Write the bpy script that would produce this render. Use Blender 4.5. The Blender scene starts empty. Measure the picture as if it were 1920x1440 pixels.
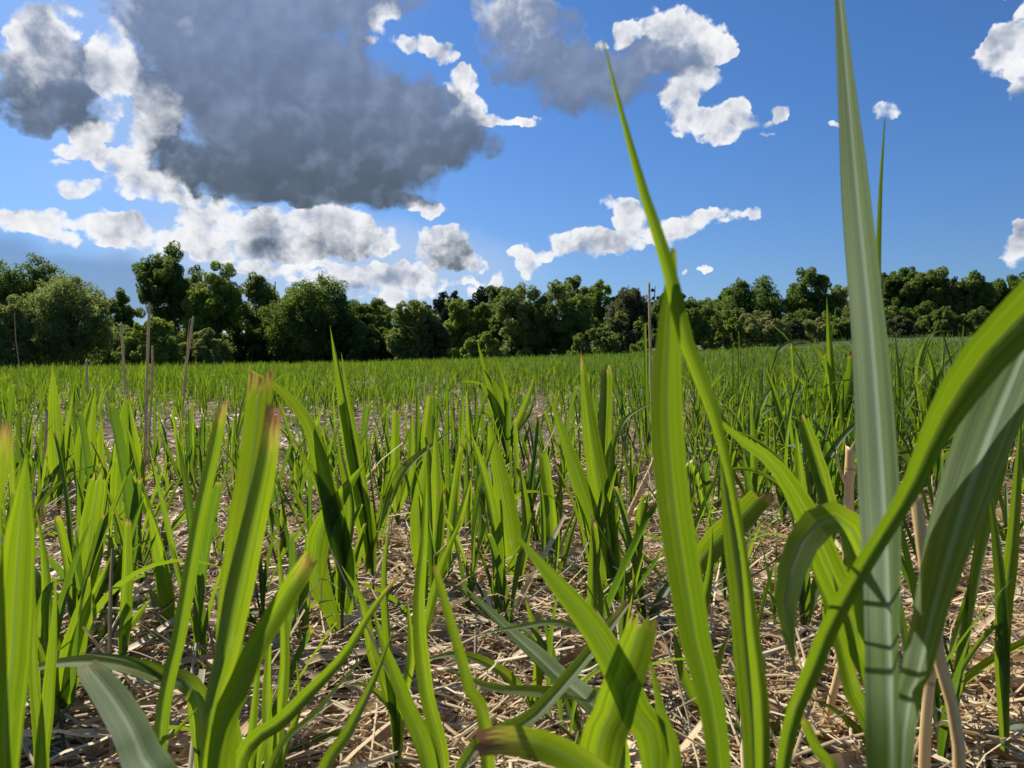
import bpy, math, random
import numpy as np
from mathutils import Vector, Matrix

SC = bpy.context.scene
COL = SC.collection
R = math.radians
rng = np.random.default_rng(11)
random.seed(5)

# ------------------------------------------------------------------ camera
FPX = 1920 * 26.0 / 36.0            # focal length in photo pixels
CAM_Z, PITCH = 0.62, R(1.85)
CAM = np.array([0.0, 0.0, CAM_Z])
cd = bpy.data.cameras.new('camera')
cd.lens, cd.sensor_width, cd.clip_start, cd.clip_end = 26.0, 36.0, 0.02, 3000
cd.dof.use_dof = True
cd.dof.focus_distance, cd.dof.aperture_fstop = 1.9, 11.5
cam = bpy.data.objects.new('camera', cd)
COL.objects.link(cam)
cam.location, cam.rotation_euler = CAM, (math.pi / 2 - PITCH, 0, 0)
SC.camera = cam
FWD = np.array([0, math.cos(PITCH), -math.sin(PITCH)])
UPV = np.array([0, math.sin(PITCH), math.cos(PITCH)])


def ray(px, py):
    return FWD + (px - 960) / FPX * np.array([1.0, 0, 0]) + (720 - py) / FPX * UPV


def P(px, py, d):
    return CAM + d * ray(px, py)


# ------------------------------------------------------------------ light
SUN_AZ, SUN_EL = R(-42), R(42)      # azimuth from +Y, negative = left of the view
sd = np.array([math.sin(SUN_AZ) * math.cos(SUN_EL), math.cos(SUN_AZ) * math.cos(SUN_EL), math.sin(SUN_EL)])
sl = bpy.data.lights.new('sun', 'SUN')
sl.energy, sl.angle, sl.color = 5.0, R(0.5), (1.0, 0.95, 0.87)
so = bpy.data.objects.new('sun', sl)
COL.objects.link(so)
so.rotation_euler = Vector(sd).to_track_quat('Z', 'Y').to_euler()
SC.view_settings.view_transform = 'Standard'
SC.view_settings.look = 'None'
EXPO = 0.35
SC.view_settings.exposure = EXPO
SC.view_settings.gamma = 1.0
SC.cycles.max_bounces = 8
SC.cycles.transparent_max_bounces = 4


# ------------------------------------------------------------------ node writing helper
class N:
    def __init__(s, tree):
        s.t = tree
        s.n, s.l = tree.nodes, tree.links

    def put(s, sock, v):
        if v is None:
            return
        if hasattr(v, 'is_output'):
            s.l.new(v, sock)
        else:
            sock.default_value = v

    def m(s, op, a, b=None, c=None, clamp=False):
        n = s.n.new('ShaderNodeMath')
        n.operation, n.use_clamp = op, clamp
        for i, v in enumerate((a, b, c)):
            s.put(n.inputs[i], v)
        return n.outputs[0]

    def v(s, op, a, b=None, c=None, scale=None):
        n = s.n.new('ShaderNodeVectorMath')
        n.operation = op
        for i, v in enumerate((a, b, c)):
            s.put(n.inputs[i], v)
        if scale is not None:
            s.put(n.inputs['Scale'], scale)
        return n.outputs['Value'] if op in ('DOT_PRODUCT', 'LENGTH', 'DISTANCE') else n.outputs[0]

    def step(s, x, lo, hi, a=0.0, b=1.0):
        n = s.n.new('ShaderNodeMapRange')
        n.interpolation_type = 'SMOOTHSTEP'
        for i, v in enumerate((x, lo, hi, a, b)):
            s.put(n.inputs[i], v)
        return n.outputs[0]

    def noise(s, vec, scale, detail=3.0, rough=0.5, dist=0.0, color=False):
        n = s.n.new('ShaderNodeTexNoise')
        s.put(n.inputs['Vector'], vec)
        for k, v in (('Scale', scale), ('Detail', detail), ('Roughness', rough), ('Distortion', dist)):
            s.put(n.inputs[k], v)
        return n.outputs['Color' if color else 'Fac']

    def puff(s, vec, scale):
        n = s.n.new('ShaderNodeTexVoronoi')
        n.feature = 'SMOOTH_F1'
        s.put(n.inputs['Vector'], vec)
        s.put(n.inputs['Scale'], scale)
        n.inputs['Smoothness'].default_value = 0.35
        n.inputs['Detail'].default_value = 1.0
        n.inputs['Roughness'].default_value = 0.5
        n.normalize = True
        return n.outputs['Distance']

    def mix(s, f, a, b, blend='MIX'):
        n = s.n.new('ShaderNodeMix')
        n.data_type, n.blend_type = 'RGBA', blend
        s.put(n.inputs[0], f)
        s.put(n.inputs[6], a if hasattr(a, 'is_output') else (*a, 1.0))
        s.put(n.inputs[7], b if hasattr(b, 'is_output') else (*b, 1.0))
        return n.outputs[2]

    def sep(s, vec):
        n = s.n.new('ShaderNodeSeparateXYZ')
        s.put(n.inputs[0], vec)
        return n.outputs

    def comb(s, x, y, z):
        n = s.n.new('ShaderNodeCombineXYZ')
        for i, v in enumerate((x, y, z)):
            s.put(n.inputs[i], v)
        return n.outputs[0]

    def attr(s, name, out='Fac'):
        n = s.n.new('ShaderNodeAttribute')
        n.attribute_name = name
        return n.outputs[out]

    def node(s, kind, **kw):
        n = s.n.new(kind)
        for k, v in kw.items():
            s.put(n.inputs[k.replace('_', ' ')], v)
        return n


# ------------------------------------------------------------------ sky
world = bpy.data.worlds.new('World')
SC.world = world
world.use_nodes = True
wt = world.node_tree
wt.nodes.clear()
w = N(wt)
sky = wt.nodes.new('ShaderNodeTexSky')
sky.sky_type = 'NISHITA'
sky.sun_disc = False
sky.sun_elevation, sky.sun_rotation = SUN_EL, SUN_AZ
sky.air_density, sky.dust_density, sky.ozone_density = 1.0, 0.5, 3.0
SKY_STRENGTH = 0.10

# clouds stand at infinity: their places are compass bearings and heights (radians)
dirv = w.v('NORMALIZE', wt.nodes.new('ShaderNodeTexCoord').outputs['Generated'])
dx, dy, dz = w.sep(dirv)
uv0 = w.comb(w.m('ARCTAN2', dx, dy), w.m('ARCSINE', dz), 0.0)


def azel(px, py):
    d = ray(px, py)
    d = d / np.linalg.norm(d)
    return math.atan2(d[0], d[1]), math.asin(d[2])


def lin(r, g, b):
    f = lambda c: (c / 255 / 12.92) if c <= 10 else ((c / 255 + 0.055) / 1.055) ** 2.4
    return tuple(f(c) / SKY_STRENGTH / 2 ** EXPO for c in (r, g, b))


n1 = w.noise(uv0, 9.0, 2.0, 0.5, color=True)
n2 = w.noise(uv0, 38.0, 3.0, 0.55, color=True)
wa = w.v('MULTIPLY_ADD', n1, (0.05, 0.05, 0), (-0.025, -0.025, 0))
wb = w.v('MULTIPLY_ADD', n2, (0.030, 0.030, 0), (-0.015, -0.015, 0))
uvw = w.v('ADD', uv0, w.v('ADD', wa, wb))
uvs = w.v('ADD', uv0, w.v('SCALE', wa, scale=1.2))


def blobs(lst, uv):
    """sum of soft ellipses (photo x, y, half width, half height, darkness, weight) -> density, darkness"""
    acc = accd = None
    for (px, py, rx, ry, dk, wt_) in lst:
        a, e = azel(px, py)
        a2, _ = azel(px + rx, py)
        _, e2 = azel(px, py - ry)
        sx, sy = 1.0 / abs(a2 - a), 1.0 / abs(e2 - e)
        q = w.v('MULTIPLY_ADD', uv, (sx, sy, 0.0), (-a * sx, -e * sy, 0.0))
        f = w.m('MULTIPLY_ADD', w.v('DOT_PRODUCT', q, q), -1.0, 1.0, clamp=True)
        acc = w.m('MULTIPLY', f, wt_) if acc is None else w.m('MULTIPLY_ADD', f, wt_, acc)
        accd = w.m('MULTIPLY', f, wt_ * dk) if accd is None else w.m('MULTIPLY_ADD', f, wt_ * dk, accd)
    return acc, w.m('DIVIDE', accd, w.m('MAXIMUM', acc, 0.001))


CUMULUS = [
    # great dark cloud
    (500, 60, 260, 150, 1, 1.3), (420, 210, 170, 120, 1, 1), (620, 200, 290, 130, 1, 1.3), (560, 320, 270, 72, 1, 1.2),
    (770, 240, 170, 110, 1, 1.1), (850, 275, 110, 55, 1, 1), (310, 10, 130, 90, .75, 1), (600, -40, 230, 90, .9, 1),
    (640, 372, 180, 24, 1, .9), (760, 375, 70, 18, .8, .8), (330, 300, 70, 50, .8, .8),
    (350, 110, 110, 110, .9, .8), (480, 345, 150, 45, 1, .9), (690, 345, 150, 42, 1, .9),
    # its lit rims
    (296, 200, 44, 78, .0, 1.1), (265, 270, 40, 55, .0, .9), (225, 110, 60, 60, .05, .8), (790, 75, 55, 24, 0, .8), (825, 92, 30, 26, 0, .8), (865, 145, 32, 34, 0, 1),
    (880, 190, 40, 26, .1, .9), (905, 215, 45, 20, .1, .8), (960, 222, 70, 13, 0, .8), (725, 18, 34, 40, .1, .8), (700, 62, 26, 14, 0, .6), (800, 390, 45, 20, 0, .9), (345, 0, 24, 20, 0, .5),
    # left cloud
    (90, 120, 110, 100, .6, 1.1), (60, 50, 75, 65, .5, .9), (120, 190, 90, 55, .85, 1), (30, 190, 80, 55, .8, 1),
    (20, 50, 30, 30, .0, .6), (130, 25, 45, 40, .1, .7), (190, 130, 36, 40, .05, .8), (170, 240, 60, 30, .05, .8), (150, 275, 70, 22, .1, .7), (215, 190, 26, 50, 0, .7),
    (225, 60, 40, 45, .05, .6), (240, 150, 36, 30, 0, .6),
    # broken whites under it
    (150, 348, 46, 28, .1, .8), (110, 300, 30, 14, .1, .5), (215, 300, 60, 30, .1, .7), (245, 340, 60, 44, .1, .8), (300, 350, 70, 40, .15, .8), (390, 390, 70, 34, .1, .8),
    (60, 405, 90, 34, .1, .95), (20, 400, 60, 30, .05, .8), (120, 445, 50, 20, .1, .6), (215, 430, 70, 36, .1, .95), (265, 450, 60, 32, .1, .9), (320, 445, 40, 22, .1, .6), (360, 425, 50, 50, .15, .7),
    (420, 440, 60, 60, .15, .8), (480, 420, 60, 40, .25, .7),
    # second cloud over the left trees
    (590, 430, 120, 52, .30, 1.0), (560, 472, 120, 28, .7, .9), (650, 440, 70, 55, .35, .8), (680, 465, 50, 30, .6, .9), (530, 450, 44, 18, 0, .5), (480, 470, 40, 44, .1, .7), (720, 460, 34, 30, .0, .6),
    (620, 405, 70, 26, .0, .6),
    # round cloud
    (825, 470, 66, 48, .42, 1), (800, 445, 34, 26, .1, .7), (840, 440, 44, 22, 0, .7), (840, 500, 55, 16, .65, .6), (890, 500, 24, 26, .05, .5),
    # low haze of whites
    (690, 515, 100, 22, .1, .95), (770, 522, 70, 24, .1, .9), (640, 505, 70, 14, .1, .8), (700, 545, 60, 14, .1, .6), (800, 548, 50, 12, .1, .6), (745, 552, 28, 20, 0, .8), (610, 530, 90, 14, .15, .7), (520, 515, 60, 12, .1, .6), (905, 555, 40, 12, .05, .6), (560, 480, 60, 24, .0, .5), (470, 500, 40, 12, .1, .6), (395, 470, 40, 20, .05, .7), (180, 420, 60, 20, .05, .7), (860, 535, 60, 12, .05, .5), (930, 530, 20, 16, 0, .7), (560, 505, 90, 8, .1, .5),
    # right dark cloud
    (960, 20, 85, 60, .55, 1), (1000, 90, 110, 90, .8, 1.1), (1100, 150, 120, 75, 1.0, 1.2), (1190, 130, 105, 62, .95, 1.1), (1260, 95, 80, 55, .6, 1), (1270, 45, 80, 38, .2, .9), (1320, 45, 34, 40, 0, .8),
    (1180, 50, 34, 34, .05, .7), (1240, 12, 14, 12, 0, .6), (1130, 80, 22, 16, .1, .5), (1330, 85, 40, 40, .15, .8), (1300, 150, 44, 34, .12, .9), (1275, 180, 36, 30, .1, .9), (1365, 95, 14, 12, 0, .5),
    # white cloud below it
    (1340, 235, 95, 34, .12, 1), (1290, 215, 46, 26, .05, .9), (1380, 210, 36, 22, .0, .9), (1345, 262, 44, 16, .1, .8), (1420, 240, 34, 14, .05, .7), (1462, 215, 24, 22, .05, .8), (1440, 255, 22, 8, .1, .5),
    # low right whites
    (1120, 462, 100, 30, .18, 1), (1180, 410, 50, 40, .1, 1), (1130, 375, 18, 20, .0, .8), (1165, 385, 40, 22, 0, .8), (1290, 420, 70, 26, .1, .95), (1345, 408, 60, 14, .05, .8), (1402, 403, 20, 14, .05, .8), (1060, 445, 44, 24, .05, .8),
    (990, 495, 26, 46, .1, .8), (970, 470, 30, 16, .05, .8), (1010, 480, 36, 14, .05, .6), (1240, 440, 60, 24, .1, .8),
    (1320, 503, 20, 7, .05, .8), (1283, 506, 6, 5, .05, .8), (1655, 200, 32, 18, .08, .9), (1562, 246, 16, 8, .05, .8),
    # right edge
    (1890, 95, 66, 58, .12, 1.1), (1930, 50, 60, 60, .12, 1), (1915, 160, 30, 40, .1, .6), (1880, 4, 50, 8, .0, .7), (1905, 478, 36, 32, .1, 1.1), (1930, 440, 30, 24, .1, .9),
]
dens, dark = blobs(CUMULUS, uvw)
fine = w.v('MULTIPLY_ADD', w.noise(uv0, 60.0, 4.0, 0.6, color=True), (0.022, 0.022, 0), (-0.011, -0.011, 0))
uvp = w.v('ADD', uv0, fine)
pf = w.puff(uvp, 30.0)
pfs = w.puff(w.v('ADD', uvp, (-0.006, 0.009, 0.0)), 30.0)
fb = w.step(w.noise(uv0, 26.0, 9.0, 0.58, 0.1), 0.28, 0.72)
fb = w.m('MULTIPLY_ADD', pf, -0.65, w.m('MULTIPLY_ADD', fb, 0.85, 0.32))
sh = w.v('ADD', uv0, (-0.010, 0.014, 0.0))             # a step towards the sun
fb2 = w.noise(sh, 26.0, 4.0, 0.55, 0.3)
fb1 = w.noise(uv0, 26.0, 4.0, 0.55, 0.3)
body = w.m('MULTIPLY_ADD', w.m('SUBTRACT', fb, 0.47), w.m('MULTIPLY_ADD', dark, -0.7, 1.75), w.m('MINIMUM', dens, w.m('MULTIPLY_ADD', dark, 0.9, 1.0)))
body = w.m('MULTIPLY', body, w.step(dens, 0.01, 0.30))
soft = w.step(dark, 0.5, 1.0)
alpha = w.step(body, 0.02, w.m('MULTIPLY_ADD', soft, 0.50, 0.80))
thick = w.step(body, 0.25, 1.5)
relief = w.m('MULTIPLY_ADD', w.m('SUBTRACT', pfs, pf), 2.4, w.m('MULTIPLY', w.m('SUBTRACT', fb1, fb2), 2.4))      # lumps lit from the sun's side
dk = w.m('MULTIPLY_ADD', w.m('SUBTRACT', fb, 0.5), 0.55, dark)
bg2 = w.noise(w.v('ADD', uv0, (-0.022, 0.030, 0.0)), 12.0, 3.0, 0.5)
bg1 = w.noise(uv0, 12.0, 3.0, 0.5)
relief = w.m('MULTIPLY_ADD', w.m('SUBTRACT', bg1, bg2), 2.6, relief)
dk = w.m('MULTIPLY_ADD', relief, -0.08, dk)
core = w.m('MULTIPLY', w.step(dk, 0.18, 0.85), w.m('MAXIMUM', soft, w.step(body, 0.06, 0.40)))
low = w.noise(uv0, 12.0, 4.0, 0.5)
white = w.mix(thick, lin(250, 251, 253), lin(218, 222, 230))
white = w.mix(w.m('MULTIPLY', relief, -1.1, clamp=True), white, lin(150, 163, 188))
white = w.mix(w.m('MULTIPLY', relief, 0.8, clamp=True), white, lin(255, 255, 255))
# cloud undersides: bluish above, greyer towards the flat base
el = w.sep(uv0)[1]
grey = w.mix(w.step(el, 0.20, 0.42), lin(84, 98, 114), lin(122, 141, 176))
grey = w.mix(w.step(low, 0.35, 0.75), grey, w.mix(0.25, grey, lin(140, 155, 185)))
grey = w.mix(w.m('MULTIPLY', relief, 0.42, clamp=True), grey, lin(150, 166, 196))
grey = w.mix(w.m('MULTIPLY', relief, -0.30, clamp=True), grey, lin(82, 94, 110))
cloud = w.mix(core, white, grey)

# distant rain veil low on the left and thin bright veil round the sun
VEIL = [(60, 520, 330, 110, 1, .9), (200, 560, 330, 90, 1, .8), (-200, 480, 300, 140, 1, 1), (420, 540, 200, 70, 1, .35)]
GLOW = [(230, 60, 330, 260, 1, .6), (240, 300, 260, 220, 1, .5), (650, 510, 460, 120, 1, 1.1), (500, 430, 260, 160, 1, .45)]
veil, _ = blobs(VEIL, uvs)
glow, _ = blobs(GLOW, uvs)
tone = w.mix(w.step(el, 0.02, 0.34), (0.43, 0.58, 0.82), (0.37, 0.60, 0.90))
blue = w.mix(1.0, sky.outputs[0], tone, 'MULTIPLY')
blue = w.mix(w.m('MULTIPLY', w.step(glow, 0.0, 1.2), 0.75, clamp=True), blue, lin(184, 204, 234))
blue = w.mix(w.m('MULTIPLY', w.step(veil, 0.0, 1.2), 0.62, clamp=True), blue, lin(98, 124, 166))
out = w.mix(alpha, blue, cloud)
bg = wt.nodes.new('ShaderNodeBackground')
wt.links.new(out, bg.inputs[0])
bg.inputs[1].default_value = SKY_STRENGTH
wo = wt.nodes.new('ShaderNodeOutputWorld')
wt.links.new(bg.outputs[0], wo.inputs[0])
world.cycles.sampling_method = 'MANUAL'
world.cycles.sample_map_resolution = 512


# ------------------------------------------------------------------ ground shape and mesh helpers
def smooth(x, a, b):
    t = np.clip((np.asarray(x, float) - a) / (b - a), 0, 1)
    return t * t * (3 - 2 * t)


def gz(x, y):
    x, y = np.asarray(x, float), np.asarray(y, float)
    far = smooth(y, 7, 62) * (0.42 + 0.034 * np.clip(x, -45, 70)) + smooth(y, 70, 140) * (0.5 + 0.05 * np.clip(x + 20, 0, 80)) + 6.0 * smooth(y, 150, 260)
    near = 0.018 * np.sin(x * 2.1 + 0.7) * np.cos(y * 1.7) + 0.012 * np.sin(x * 5.3 + y * 4.1)
    return far + near


def ground_hit(px, py):
    d = ray(px, py)
    t = 0.2
    for _ in range(4000):
        p = CAM + t * d
        if p[2] <= gz(p[0], p[1]):
            return p, t
        t *= 1.004
    return CAM + t * d, t


def mesh(name, V, F, mat, st=None, attrs=None, parent=None, smooth_=True, origin=None):
    """V (n,3); F (m,k) faces of one size; st (n,3) strip coordinates; attrs {name: (n,) floats}"""
    V = np.asarray(V, np.float32)
    if origin is not None:
        V = V - np.asarray(origin, np.float32)
    F = np.asarray(F, np.int32)
    me = bpy.data.meshes.new(name)
    m, k = F.shape
    me.vertices.add(len(V))
    me.vertices.foreach_set('co', V.ravel())
    me.loops.add(m * k)
    me.loops.foreach_set('vertex_index', F.ravel())
    me.polygons.add(m)
    me.polygons.foreach_set('loop_start', np.arange(0, m * k, k, dtype=np.int32))
    me.polygons.foreach_set('loop_total', np.full(m, k, np.int32))
    if smooth_:
        me.polygons.foreach_set('use_smooth', np.ones(m, bool))
    me.update(calc_edges=True)
    if st is not None:
        a = me.attributes.new('st', 'FLOAT_VECTOR', 'POINT')
        a.data.foreach_set('vector', np.asarray(st, np.float32).ravel())
    for kk, vv in (attrs or {}).items():
        a = me.attributes.new(kk, 'FLOAT', 'POINT')
        a.data.foreach_set('value', np.asarray(vv, np.float32))
    me.materials.append(mat)
    o = bpy.data.objects.new(name, me)
    COL.objects.link(o)
    if parent is not None:
        o.parent = parent
    if origin is not None and parent is None:
        o.location = origin
    return o


def tag(o, label=None, cat=None, group=None, kind=None):
    for k, v in (('label', label), ('category', cat), ('group', group), ('kind', kind)):
        if v:
            o[k] = v
    return o


def empty(name, loc):
    o = bpy.data.objects.new(name, None)
    o.empty_display_size = 0.05
    COL.objects.link(o)
    o.location = loc
    return o


def unit(a):
    return a / np.maximum(np.linalg.norm(a, axis=-1, keepdims=True), 1e-9)


def strip_geo(C, side, nrm, W, fold, K=5, curl=0.0):
    """N bent strips: C, side, nrm (N,S,3); W (N,S) widths; fold (N,) or (N,S) half angle of the V. -> V, F, st(u, v, length)"""
    Nn, S, _ = C.shape
    s = np.linspace(-1, 1, K)
    fold = np.asarray(fold, float)
    if fold.ndim == 1:
        fold = fold[:, None]
    f = fold[:, :, None]
    h = W[:, :, None] / 2
    a = h * s * np.cos(f)
    b = h * (np.abs(s) ** 1.1) * np.sin(f)
    V = C[:, :, None, :] + a[..., None] * side[:, :, None, :] + b[..., None] * nrm[:, :, None, :]
    seg = np.linalg.norm(np.diff(C, axis=1), axis=-1)
    ln = np.concatenate([np.zeros((Nn, 1)), np.cumsum(seg, 1)], 1)
    st = np.zeros((Nn, S, K, 3))
    st[..., 0] = (s + 1) / 2
    st[..., 1] = (ln / np.maximum(ln[:, -1:], 1e-6))[:, :, None]
    st[..., 2] = ln[:, :, None]
    i = np.arange(S - 1)[:, None] * K + np.arange(K - 1)[None, :]
    q = np.stack([i, i + 1, i + K + 1, i + K], -1).reshape(-1, 4)
    F = (q[None] + (np.arange(Nn) * S * K)[:, None, None]).reshape(-1, 4)
    return V.reshape(-1, 3), F, st.reshape(-1, 3)


def spline(pts, n):
    """Catmull-Rom through pts (m,d), n samples evenly spread"""
    p = np.asarray(pts, float)
    if len(p) == 2:
        return p[0] + np.linspace(0, 1, n)[:, None] * (p[1] - p[0])
    p = np.vstack([2 * p[0] - p[1], p, 2 * p[-1] - p[-2]])
    out = []
    for k in range(1, len(p) - 2):
        t = np.linspace(0, 1, 24, endpoint=False)[:, None]
        a, b, c, d = p[k - 1:k + 3]
        out.append(0.5 * (2 * b + (c - a) * t + (2 * a - 5 * b + 4 * c - d) * t ** 2 + (3 * b - a - 3 * c + d) * t ** 3))
    out = np.vstack(out + [p[-2:-1]])
    L = np.concatenate([[0], np.cumsum(np.linalg.norm(np.diff(out[:, :3], axis=0), axis=1))])
    tt = np.linspace(0, L[-1], n)
    return np.stack([np.interp(tt, L, out[:, j]) for j in range(p.shape[1])], 1)


def tube_geo(pts, rad, k=7, cap=True):
    """one tapered tube through pts -> V, F, st"""
    pts, rad = np.asarray(pts, float), np.asarray(rad, float)
    T = unit(np.gradient(pts, axis=0))
    ref = np.array([0.31, 0.95, 0.05]) if abs(T[0][2]) > 0.5 else np.array([0, 0, 1.0])
    A = unit(np.cross(T, ref))
    B = np.cross(T, A)
    th = np.linspace(0, 2 * np.pi, k, endpoint=False)
    V = pts[:, None] + rad[:, None, None] * (np.cos(th)[None, :, None] * A[:, None] + np.sin(th)[None, :, None] * B[:, None])
    n = len(pts)
    i = np.arange(n - 1)[:, None] * k
    j = np.arange(k)[None]
    F = np.stack([i + j, i + (j + 1) % k, i + k + (j + 1) % k, i + k + j], -1).reshape(-1, 4)
    ln = np.concatenate([[0], np.cumsum(np.linalg.norm(np.diff(pts, axis=0), axis=1))])
    st = np.zeros((n, k, 3))
    st[..., 0] = th / (2 * np.pi)
    st[..., 1] = (ln / ln[-1])[:, None]
    st[..., 2] = ln[:, None]
    V, st = V.reshape(-1, 3), st.reshape(-1, 3)
    if cap:
        V = np.vstack([V, pts[-1:]])
        st = np.vstack([st, [[0.5, 1, ln[-1]]]])
        c = len(V) - 1
        o = (n - 1) * k
        F = np.vstack([F, [[o + a, o + (a + 1) % k, c, c] for a in range(0)]]) if False else F
        tri = np.array([[o + a, o + (a + 1) % k, o + (a + 2) % k, c] for a in range(0, k - 1, 2)])
        F = np.vstack([F, tri])
    return V, F, st


def join(parts):
    """[(V, F, st, attrs)] -> one"""
    Vs, Fs, Ss, off = [], [], [], 0
    keys = parts[0][3].keys()
    A = {k: [] for k in keys}
    for V, F, st, at in parts:
        Vs.append(V)
        Fs.append(F + off)
        Ss.append(st)
        for k in keys:
            A[k].append(np.broadcast_to(np.asarray(at[k], float), (len(V),)))
        off += len(V)
    return np.vstack(Vs), np.vstack(Fs), np.vstack(Ss), {k: np.concatenate(v) for k, v in A.items()}


# ------------------------------------------------------------------ materials
def new_mat(name):
    m = bpy.data.materials.new(name)
    m.use_nodes = True
    m.node_tree.nodes.clear()
    k = N(m.node_tree)
    out = k.n.new('ShaderNodeOutputMaterial')
    return m, k, out


def leaf_material():
    m, k, out = new_mat('leaf_blade')
    st = k.attr('st', 'Vector')
    u, v, ln = k.sep(st)
    rnd, tip, glau = k.attr('rnd'), k.attr('tip'), k.attr('glau')
    seed = k.m('MULTIPLY', rnd, 37.0)
    # long ribs and streaks along the blade
    ribs = k.noise(k.comb(k.m('MULTIPLY', u, 26.0), k.m('MULTIPLY', ln, 3.0), seed), 1.0, 2.0, 0.6)
    streak = k.noise(k.comb(k.m('MULTIPLY', u, 7.0), k.m('MULTIPLY', ln, 2.0), seed), 1.0, 2.0, 0.5)
    blotch = k.noise(k.comb(k.m('MULTIPLY', u, 2.0), k.m('MULTIPLY', ln, 22.0), seed), 1.0, 3.0, 0.6)
    fine = k.noise(k.comb(k.m('MULTIPLY', u, 75.0), k.m('MULTIPLY', ln, 2.5), seed), 1.0, 1.0, 0.5)
    mid = k.step(k.m('ABSOLUTE', k.m('SUBTRACT', u, 0.5)), 0.075, 0.02)
    var = k.m('FRACT', k.m('MULTIPLY', rnd, 7.31))
    g = k.mix(k.step(streak, 0.3, 0.7), (0.020, 0.054, 0.007), (0.036, 0.082, 0.010))
    g = k.mix(k.m('MULTIPLY', var, 0.5), g, (0.062, 0.096, 0.012))
    g = k.mix(k.m('MULTIPLY', glau, 0.85), g, k.mix(k.step(k.m('ADD', k.m('MULTIPLY', ribs, 0.4), k.m('MULTIPLY', streak, 0.6)), 0.42, 0.57), (0.034, 0.070, 0.013), (0.120, 0.178, 0.042)))
    g = k.mix(k.m('MULTIPLY', k.step(ribs, 0.5, 0.75), 0.35), g, (0.030, 0.065, 0.012))
    g = k.mix(k.m('MULTIPLY', mid, k.m('MULTIPLY_ADD', glau, 0.45, 0.25)), g, (0.36, 0.42, 0.28))
    t = k.mix(k.step(streak, 0.3, 0.7), (0.23, 0.37, 0.006), (0.43, 0.55, 0.012))
    t = k.mix(k.m('MULTIPLY', var, 0.5), t, (0.46, 0.56, 0.010))
    t = k.mix(k.m('MULTIPLY', k.step(ribs, 0.46, 0.62), 0.55), t, (0.12, 0.24, 0.006))
    old = k.step(k.m('FRACT', k.m('MULTIPLY', rnd, 13.7)), 0.50, 0.72)
    t = k.mix(k.m('MULTIPLY', old, 0.72), t, (0.085, 0.185, 0.010))
    t = k.mix(k.m('MULTIPLY', k.step(fine, 0.46, 0.58), 0.55), t, (0.10, 0.22, 0.006))
    g = k.mix(k.m('MULTIPLY', k.step(fine, 0.48, 0.62), k.m('MULTIPLY_ADD', glau, -0.1, 0.35)), g, (0.022, 0.050, 0.010))
    t = k.mix(k.m('MULTIPLY', mid, 0.6), t, (0.16, 0.26, 0.04))
    t = k.mix(k.m('MULTIPLY', k.step(blotch, 0.60, 0.72), 0.25), t, (0.50, 0.50, 0.10))
    # withered tip
    edge = k.m('MULTIPLY_ADD', k.m('SUBTRACT', k.noise(k.comb(k.m('MULTIPLY', u, 15.0), k.m('MULTIPLY', ln, 16.0), seed), 1.0, 4.0, 0.65), 0.5), 0.16, v)
    far = k.m('MULTIPLY_ADD', tip, -0.055, 1.015)
    yel = k.m('MULTIPLY', k.step(edge, k.m('MULTIPLY_ADD', tip, -0.07, far), far), k.m('MINIMUM', k.m('MULTIPLY', tip, 3.0), 1.0))
    brn = k.m('MULTIPLY', k.step(edge, far, k.m('ADD', far, 0.005)), k.m('MINIMUM', k.m('MULTIPLY', tip, 3.0), 1.0))
    dry = k.mix(k.step(var, 0.3, 0.7), (0.11, 0.040, 0.026), (0.22, 0.125, 0.065))
    g = k.mix(yel, g, (0.24, 0.20, 0.04))
    g = k.mix(brn, g, dry)
    t = k.mix(yel, t, (0.58, 0.50, 0.06))
    t = k.mix(brn, t, (0.26, 0.11, 0.05))
    bump = k.node('ShaderNodeBump', Strength=0.35, Distance=0.0006)
    k.put(bump.inputs['Height'], k.m('ADD', ribs, k.m('MULTIPLY', fine, 0.5)))
    di = k.node('ShaderNodeBsdfDiffuse', Color=g, Normal=bump.outputs[0]).outputs[0]
    tr = k.node('ShaderNodeBsdfTranslucent', Color=t, Normal=bump.outputs[0]).outputs[0]
    ad = k.n.new('ShaderNodeMixShader')
    ad.inputs[0].default_value = 0.54
    k.l.new(di, ad.inputs[1])
    k.l.new(tr, ad.inputs[2])
    gl = k.node('ShaderNodeBsdfGlossy', Roughness=0.62, Normal=bump.outputs[0])
    gl.inputs['Color'].default_value = (0.88, 0.97, 0.86, 1)
    fr = k.node('ShaderNodeFresnel', IOR=1.38)
    mx = k.n.new('ShaderNodeMixShader')
    k.put(mx.inputs[0], k.m('MINIMUM', k.m('MULTIPLY', fr.outputs[0], k.m('MULTIPLY_ADD', glau, 0.35, 0.40)), k.m('MULTIPLY_ADD', glau, -0.022, 0.05)))
    k.l.new(ad.outputs[0], mx.inputs[1])
    k.l.new(gl.outputs[0], mx.inputs[2])
    k.l.new(mx.outputs[0], out.inputs[0])
    return m


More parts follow.
